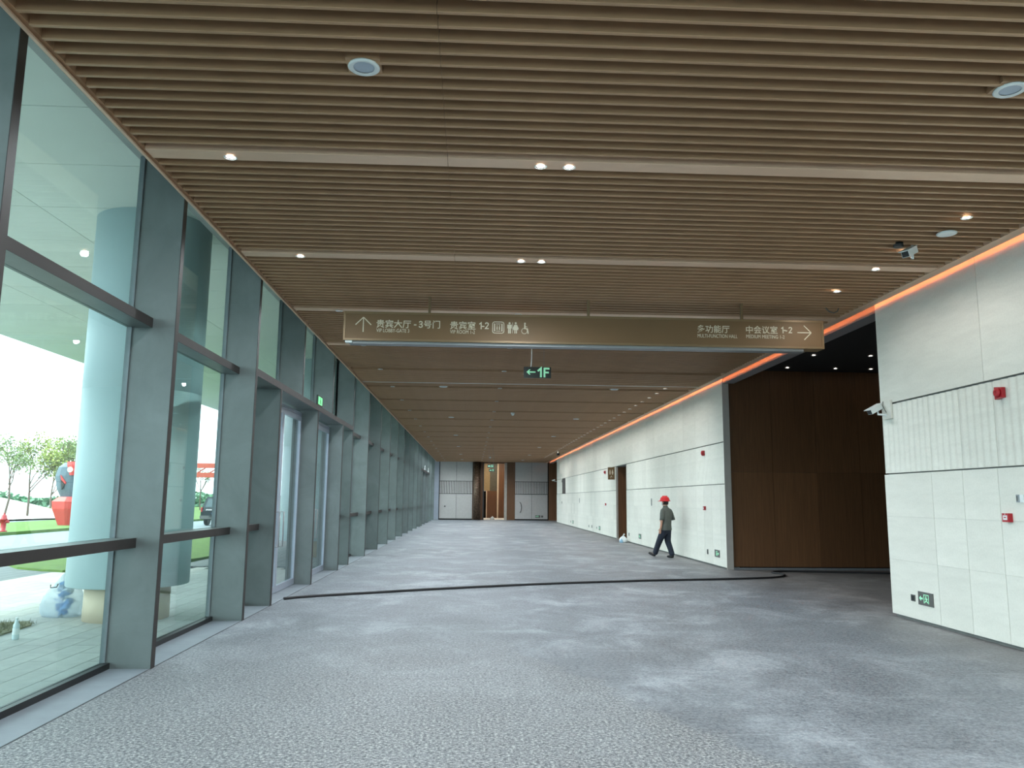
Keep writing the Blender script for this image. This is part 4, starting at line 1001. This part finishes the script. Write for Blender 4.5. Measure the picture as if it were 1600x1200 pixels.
# ---- fire hydrant
t = thing('fire_hydrant', 'red fire hydrant on the far lawn at the left edge', 'hydrant', (-20.85, 36.7, 0.02))
MB().lathe([(0.17, 0.0), (0.17, 0.05), (0.11, 0.06), (0.11, 0.5), (0.15, 0.52), (0.15, 0.57), (0.12, 0.6), (0.10, 0.72), (0.03, 0.78)], n=18).build('barrel', 'red', t)
for s in (-1, 1): MB().lathe([(0.065, 0.10), (0.065, 0.22)], (0, 0, 0.45), 'x', 12).build('outlet', 'red', t) if s > 0 else MB().lathe([(0.065, -0.22), (0.065, -0.10)], (0, 0, 0.45), 'x', 12).build('outlet', 'red', t)
MB().lathe([(0.03, 0.78), (0.03, 0.84)], n=8).build('bonnet_nut', 'red', t)

# ---- abstract painted sculpture
M['sc_red'] = simple('sculpture_red', (206, 60, 56), 0.45); M['sc_grey'] = simple('sculpture_slate', (84, 100, 114), 0.45); M['sc_dark'] = simple('sculpture_plum', (112, 60, 80), 0.45); M['sc_white'] = simple('sculpture_white', (230, 228, 214), 0.4)
t = thing('sculpture', 'painted sculpture of red block and slate oval on the lawn beside column', 'sculpture', (-22.45, 45.6, 0.02))
def loft(rings, mat, name):
    b = MB(); n = len(rings[0][1])
    for z, pts in rings: b.v += [(x, y, z) for x, y in pts]
    for j in range(len(rings) - 1):
        for k in range(n): b.f.append((j * n + k, j * n + (k + 1) % n, (j + 1) * n + (k + 1) % n, (j + 1) * n + k)); b.smooth.append(False)
    b.f.append(tuple(range(n))[::-1]); b.f.append(tuple((len(rings) - 1) * n + k for k in range(n))); b.smooth += [False, False]
    return b.build(name, mat, t)
def poly(r, n=7, sy=0.7, ph=0.3, ox=0): return [(ox + r * math.cos(2 * math.pi * k / n + ph), r * sy * math.sin(2 * math.pi * k / n + ph)) for k in range(n)]
loft([(0.0, poly(0.55)), (0.9, poly(0.95)), (1.3, poly(1.0)), (1.55, poly(0.62))], 'sc_red', 'lower_block')
hd = loft([(1.5, poly(0.40, 12, 0.5, 0, -0.1)), (2.0, poly(0.62, 12, 0.5, 0, -0.15)), (2.7, poly(0.72, 12, 0.5, 0, -0.18)), (3.2, poly(0.66, 12, 0.5, 0, -0.1)), (3.45, poly(0.45, 12, 0.5, 0, 0))], 'sc_grey', 'upper_oval')
loft([(2.75, poly(0.30, 8, 1.6, 0, 0.25)), (3.3, poly(0.46, 8, 1.1, 0, 0.2)), (3.5, poly(0.42, 8, 1.1, 0, 0.15))], 'sc_red', 'red_crown')
MB().lathe([(0.15, -0.52), (0.15, -0.44)], (0.12, 0, 3.05), 'y', 14).build('white_disc', 'sc_white', t)
MB().prism([(-0.42, 2.75), (-0.10, 2.35), (-0.12, 2.25), (-0.36, 2.5)], -0.42, -0.3, 'y').build('red_wedge', 'sc_red', t)
MB().prism([(-0.40, 2.5), (-0.15, 2.25), (-0.30, 1.95)], -0.41, -0.3, 'y').build('dark_wedge', 'black', t)

# ---- black car seen from behind
M['carpaint'] = simple('black_car_paint', (40, 46, 50), 0.2, 0.3); M['carglass'] = simple('dark_car_glass', (56, 74, 80), 0.08, 0.0, spec=0.8)
t = thing('car', 'black off-road car seen from behind on the road outside', 'car', (-15.75, 50.0, -0.12))
MB().prism([(-0.05, 0.45), (0.1, 0.38), (4.55, 0.38), (4.65, 0.6), (4.6, 0.95), (3.6, 1.08), (0.0, 1.1), (-0.08, 0.9)], -0.92, 0.92, 'x').build('body', 'carpaint', t)
cb = MB(); pr = [(0.05, 1.08), (3.5, 1.08), (2.75, 1.70), (0.45, 1.76)]
cb.v += [(-0.90, *pr[0]), (-0.90, *pr[1]), (-0.74, *pr[2]), (-0.74, *pr[3]), (0.90, *pr[0]), (0.90, *pr[1]), (0.74, *pr[2]), (0.74, *pr[3])]
for q in ((0, 1, 2, 3), (7, 6, 5, 4), (0, 4, 5, 1), (1, 5, 6, 2), (2, 6, 7, 3), (3, 7, 4, 0)): cb.f.append(q); cb.smooth.append(False)
cb.build('cabin', 'carpaint', t)
rw_ = MB(); rw_.v += [(-0.72, 0.10, 1.14), (0.72, 0.10, 1.14), (0.62, 0.37, 1.64), (-0.62, 0.37, 1.64)]; rw_.v += [(x, y - 0.03, z) for x, y, z in rw_.v]
for q in ((0, 1, 2, 3), (7, 6, 5, 4), (0, 4, 5, 1), (1, 5, 6, 2), (2, 6, 7, 3), (3, 7, 4, 0)): rw_.f.append(q); rw_.smooth.append(False)
rw_.build('rear_window', 'carglass', t)
for s in (-1, 1):
    MB().box(s * 0.86 - 0.05, s * 0.86 + 0.05, -0.11, 0.02, 0.85, 1.12).build('tail_lamp', 'red', t)
    for y in (0.85, 3.75): MB().lathe([(0.36, -0.11), (0.38, -0.06), (0.38, 0.06), (0.36, 0.11)], (s * 0.80, y, 0.38), 'x', 20).build('wheel', 'black', t)
MB().box(-0.93, 0.93, -0.16, 0.05, 0.42, 0.62).build('rear_bumper', 'darkplate', t); MB().box(-0.25, 0.25, -0.12, -0.06, 0.70, 0.82).build('number_plate', simple('blue_plate', (60, 90, 160), 0.5), t)
MB().box(-0.35, 0.35, -0.26, -0.06, 0.55, 0.62).build('hitch_step', 'black', t)
MB().box(-0.60, 0.60, -0.115, -0.075, 0.95, 1.0).build('trim_bar', 'chrome', t)

# ---- red steel frame far away
M['redsteel'] = simple('faded_red_steel', (196, 84, 66), 0.6)
t = thing('steel_gantry', 'red steel gantry far across the road seen between the fins', 'gantry', (-33, 95, 0))
for z in (3.9, 5.0): MB().box(-5, 3.5, -0.3, 0.3, z, z + 0.55).build('beam', 'redsteel', t)
for x in (-4.6, -1.6, 2.9): MB().box(x - 0.2, x + 0.2, -0.25, 0.25, 4.45 if x == -1.6 else 0, 5.0).build('post', 'redsteel', t)
for x in (-4.2, -2.6, -1.0, 0.6, 2.0): MB().tube([(x, 0, 4.4), (x + 0.9, 0, 5.0)], 0.08, 5).build('brace', 'redsteel', t)

# ---- trees
M['leaf_a'] = simple('pale_blossom', (196, 186, 170), 0.9, var=0.15, scale=2); M['leaf_b'] = simple('young_leaves', (150, 158, 84), 0.9, var=0.2, scale=2); M['leaf_c'] = simple('dusty_leaves', (128, 140, 96), 0.9, var=0.2, scale=2)
def tree(x, y, h, seed, mat, label, n_leaf=1700, spread=0.36):
    r = random.Random(seed); t = thing('young_tree', label, 'tree', (x, y, 0.0), 0, 'young trees beyond the lawn')
    b = MB(); tips = []
    def grow(p, d, l, rad, lev):
        q = p + d * l; mid = p + d * l * 0.5 + Vector((r.uniform(-1, 1), r.uniform(-1, 1), 0)) * l * 0.06
        b.tube([p, mid, q], [rad, rad * 0.85, rad * 0.65], 5, False)
        if lev == 0: tips.append((mid, q)); return
        for k in range(3 if lev > 1 else 4):
            a = r.uniform(0, 6.28); e = r.uniform(0.35, 0.85)
            nd = (d * math.cos(e) + Vector((math.cos(a), math.sin(a), r.uniform(0, 0.35))) * math.sin(e)).normalized()
            grow(p + d * l * r.uniform(0.55, 1.0), nd, l * r.uniform(0.5, 0.72), rad * 0.55, lev - 1)
        if lev > 1: grow(q, (d + Vector((r.uniform(-.2, .2), r.uniform(-.2, .2), 0.1))).normalized(), l * 0.6, rad * 0.6, lev - 1)
    grow(Vector((0, 0, 0.0)), Vector((r.uniform(-.06, .06), r.uniform(-.06, .06), 1)).normalized(), h * 0.46, 0.085, 3)
    b.build('trunk', 'bark', t)
    f = MB()
    for k in range(n_leaf):
        m_, q = r.choice(tips); p = m_.lerp(q, r.uniform(0, 1.15)) + Vector((r.gauss(0, spread), r.gauss(0, spread), r.gauss(0, spread * 0.8))) * 0.8
        s = r.uniform(0.04, 0.10); a = Vector((r.uniform(-1, 1), r.uniform(-1, 1), r.uniform(-1, 1))).normalized() * s; c = Vector((r.uniform(-1, 1), r.uniform(-1, 1), r.uniform(-1, 1))).normalized() * s
        i = len(f.v); f.v += [tuple(p - a), tuple(p + c), tuple(p + a), tuple(p - c)]; f.f.append((i, i + 1, i + 2, i + 3)); f.smooth.append(False)
    place('foliage', f.mesh('foliage', mat, False), t, kind='stuff')
spots = [(-33.0, 58, 6.0, 'leaf_c', 'young tree at the left picture edge beyond the mounds'), (-32.2, 59.5, 6.4, 'leaf_b', 'greenish young tree, second from the left edge'),
         (-31.6, 63, 5.8, 'leaf_b', 'yellow green young tree in the middle of the row'), (-30.3, 60.5, 6.0, 'leaf_c', 'sparse young tree, fourth from the left edge'),
         (-29.4, 62.5, 5.6, 'leaf_a', 'pale blossoming young tree left of the sculpture'), (-29.8, 68, 6.4, 'leaf_a', 'blossoming young tree nearest the round column'),
         (-36, 70, 6.5, 'leaf_b', 'yellow green tree behind the row at the left'), (-33, 74, 6.8, 'leaf_a', 'pale tree farther behind the row')]
for i, (x, y, h, m_, lb) in enumerate(spots): tree(x, y, h, 20 + i, m_, lb)
tree(-33.5, 100, 5.5, 60, 'leaf_c', 'bare young tree standing below the red gantry', 700)
# far hedge
hb = MB(); r = random.Random(3)
for k in range(5200):
    u = r.random(); p = Vector((-95 + 75 * u, 95 + 55 * u + r.uniform(-1.5, 1.5), r.uniform(0, 2.3) * (0.75 + 0.25 * math.sin(u * 40)))); s = r.uniform(0.25, 0.5)
    a = Vector((r.uniform(-1, 1), r.uniform(-1, 1), r.uniform(-1, 1))).normalized() * s; c = Vector((r.uniform(-1, 1), r.uniform(-1, 1), r.uniform(-1, 1))).normalized() * s
    i = len(hb.v); hb.v += [tuple(p - a), tuple(p + c), tuple(p + a), tuple(p - c)]; hb.f.append((i, i + 1, i + 2, i + 3)); hb.smooth.append(False)
place('hedge', hb.mesh('hedge', simple('far_hedge', (104, 140, 110), 0.9, var=0.2, scale=0.6), False), kind='stuff', label='far green hedge along the back of the lawn', cat='hedge')

# ================================================================== WALKING MAN
def skin(name, mat, parent, pts, edges, root=0, sub=2):
    me = bpy.data.meshes.new(name); bm = bmesh.new(); lay = bm.verts.layers.skin.verify()
    vs = []
    for i, (p, r_) in enumerate(pts):
        v = bm.verts.new(p); v[lay].radius = r_ if isinstance(r_, tuple) else (r_, r_); v[lay].use_root = (i == root); vs.append(v)
    for a, b in edges: bm.edges.new((vs[a], vs[b]))
    bm.to_mesh(me); bm.free(); me.materials.append(M[mat])
    o = place(name, me, parent)
    m = o.modifiers.new('skin', 'SKIN'); m.use_smooth_shade = True; m.branch_smoothing = 0.3
    s = o.modifiers.new('subsurf', 'SUBSURF'); s.levels = sub; s.render_levels = sub
    return o
man = thing('person', 'man in red helmet, grey polo shirt and dark trousers walking along the stone wall', 'person', (5.72, 23.35, 0.0), math.radians(40))
HL = Vector((-0.24, 0.03, 0.80)); HR = Vector((0.11, 0.17, 1.05))
pts = [((0, 0, 0.95), (0.145, 0.105)), ((0, -0.01, 1.12), (0.145, 0.10)), ((0, -0.02, 1.28), (0.135, 0.09)), ((0, -0.02, 1.39), (0.07, 0.06)), ((0, 0.0, 1.49), 0.056), ((0, 0.03, 1.58), (0.072, 0.09)), ((0, 0.03, 1.68), (0.07, 0.085)),
       ((-0.165, -0.02, 1.345), 0.045), ((-0.225, -0.03, 1.12), 0.043), ((-0.24, 0.0, 0.90), 0.032), (tuple(HL), (0.022, 0.04)),
       ((0.165, -0.02, 1.345), 0.045), ((0.245, -0.08, 1.13), 0.043), ((0.17, 0.08, 1.06), 0.032), (tuple(HR), (0.022, 0.04)),
       ((-0.09, 0.01, 0.86), 0.085), ((-0.10, 0.16, 0.50), 0.058), ((-0.10, 0.34, 0.13), 0.04), ((-0.10, 0.42, 0.085), 0.035),
       ((0.09, 0.0, 0.86), 0.085), ((0.10, 0.02, 0.48), 0.058), ((0.10, -0.16, 0.10), 0.04), ((0.10, -0.06, 0.04), 0.035)]
ed = [(0, 1), (1, 2), (2, 3), (3, 4), (4, 5), (5, 6), (3, 7), (7, 8), (8, 9), (9, 10), (3, 11), (11, 12), (12, 13), (13, 14), (0, 15), (15, 16), (16, 17), (17, 18), (0, 19), (19, 20), (20, 21), (21, 22)]
def fingers(base, d, side, idx):
    d = Vector(d).normalized(); side = Vector(side).normalized()
    for k, (o_, l) in enumerate(((-0.03, 0.062), (-0.010, 0.075), (0.011, 0.07), (0.031, 0.055))):
        p0 = base + side * o_ + d * 0.035; p1 = p0 + d * l * 0.55 + Vector((0.008, 0.01, 0)); p2 = p0 + d * l + Vector((0.016, 0.024, 0))
        n = len(pts); pts.append((tuple(p0), 0.0105)); pts.append((tuple(p1), 0.0095)); pts.append((tuple(p2), 0.008)); ed.extend([(idx, n), (n, n + 1), (n + 1, n + 2)])
    n = len(pts); pts.append((tuple(base + side * 0.045 - d * 0.01), 0.012)); pts.append((tuple(base + side * 0.062 + d * 0.03), 0.010)); ed.extend([(idx, n), (n, n + 1)])
fingers(HL, (0, 0.08, -1), (0, 1, 0.1), 10); fingers(HR, (-0.2, 1, 0.15), (0, 0.1, 1), 14)
skin('body', 'skin', man, pts, ed, 0)
sh = MB(); n_ = 24
rings = [(0.80, 0.0, 0.198, 0.140), (0.83, 0.0, 0.200, 0.142), (0.95, 0.0, 0.188, 0.136), (1.10, -0.01, 0.184, 0.134), (1.25, -0.015, 0.200, 0.136), (1.36, -0.02, 0.205, 0.125), (1.41, -0.015, 0.170, 0.105), (1.445, -0.01, 0.105, 0.085), (1.47, 0.0, 0.070, 0.072), (1.505, 0.005, 0.066, 0.070)]
for z, cy_, rx, ry in rings:
    for k in range(n_):
        a = 2 * math.pi * k / n_; w = 1 + (0.02 * math.sin(5 * a + z * 9) if z < 1.2 else 0); c_ = math.cos(a); s_ = math.sin(a)
        sh.v.append((rx * w * math.copysign(abs(c_) ** 0.85, c_), cy_ + ry * w * math.copysign(abs(s_) ** 0.85, s_), z))
for j in range(len(rings) - 1):
    for k in range(n_): sh.f.append((j * n_ + k, j * n_ + (k + 1) % n_, (j + 1) * n_ + (k + 1) % n_, (j + 1) * n_ + k)); sh.smooth.append(True)
sh.tube([(-0.10, -0.02, 1.385), (-0.17, -0.022, 1.36), (-0.205, -0.026, 1.28), (-0.222, -0.03, 1.18), (-0.232, -0.03, 1.09)], [0.06, 0.068, 0.066, 0.063, 0.066], 14)
sh.tube([(0.10, -0.02, 1.385), (0.17, -0.026, 1.36), (0.21, -0.045, 1.28), (0.235, -0.065, 1.18), (0.25, -0.08, 1.09)], [0.06, 0.068, 0.066, 0.063, 0.066], 14)
sh.build('polo_shirt', 'shirt', man)
MB().lathe([(0.068, 1.468), (0.074, 1.475), (0.070, 1.515), (0.066, 1.51)], (0, 0.002, 0), n=18, cap=False).build('collar', 'shirt', man)
skin('trousers', 'jeans', man, [((0, 0, 1.0), (0.20, 0.15)), ((0, 0, 0.86), (0.19, 0.15)), ((-0.095, 0.03, 0.74), 0.125), ((-0.10, 0.16, 0.50), 0.098), ((-0.10, 0.27, 0.27), 0.086), ((-0.10, 0.35, 0.07), 0.084),
      ((0.095, 0.01, 0.74), 0.125), ((0.10, 0.02, 0.48), 0.098), ((0.10, -0.07, 0.27), 0.086), ((0.10, -0.15, 0.045), 0.084)],
     [(0, 1), (1, 2), (2, 3), (3, 4), (4, 5), (1, 6), (6, 7), (7, 8), (8, 9)], 0)
skin('shoe', 'shoe', man, [((-0.10, 0.315, 0.058), (0.055, 0.055)), ((-0.10, 0.41, 0.075), (0.06, 0.046)), ((-0.115, 0.56, 0.125), (0.052, 0.034))], [(0, 1), (1, 2)], 0)
skin('shoe', 'shoe', man, [((0.10, -0.195, 0.055), (0.055, 0.055)), ((0.10, -0.10, 0.045), (0.06, 0.046)), ((0.105, 0.05, 0.034), (0.055, 0.032))], [(0, 1), (1, 2)], 0)
hp = MB().lathe([(0.150, 1.64), (0.148, 1.655), (0.132, 1.665), (0.126, 1.70), (0.105, 1.755), (0.065, 1.785), (0.01, 1.797)], (0, 0.02, 0), n=28, sy=1.16).build('hard_hat', 'helmet', man)
MB().prism([(-0.10, 0.16), (-0.06, 0.235), (0.0, 0.25), (0.06, 0.235), (0.10, 0.16)], 1.636, 1.652, 'z').build('brim', 'helmet', hp)
MB().box(-0.012, 0.012, -0.06, 0.10, 1.785, 1.805).build('ridge', 'helmet', hp)
MB().lathe([(0.074, 1.54), (0.084, 1.58), (0.088, 1.66)], (0, -0.004, 0), n=20, cap=False, sy=1.02).build('hair', 'hair', man)
MB().lathe([(0.02, 0.0), (0.05, 0.02), (0.062, 0.055), (0.05, 0.085), (0.02, 0.10)], (0, 0.085, 1.515), n=14, sy=0.75).build('face_mask', 'mask', man)
for s in (-1, 1): MB().lathe([(0.006, 0.0), (0.024, 0.006), (0.022, 0.014), (0.006, 0.016)], (s * 0.078 - (0.016 if s < 0 else 0), 0.03, 1.60), 'x', 10).build('ear', 'skin', man)
MB().prism([(0.108, 1.60), (0.128, 1.575), (0.108, 1.57)], -0.012, 0.012, 'x').build('nose', 'skin', man)
for s in (-1, 1): MB().lathe([(0.010, 0.0), (0.008, 0.005), (0.002, 0.007)], (s * 0.03, 0.105, 1.615), 'y', 8).build('eye', 'black', man)
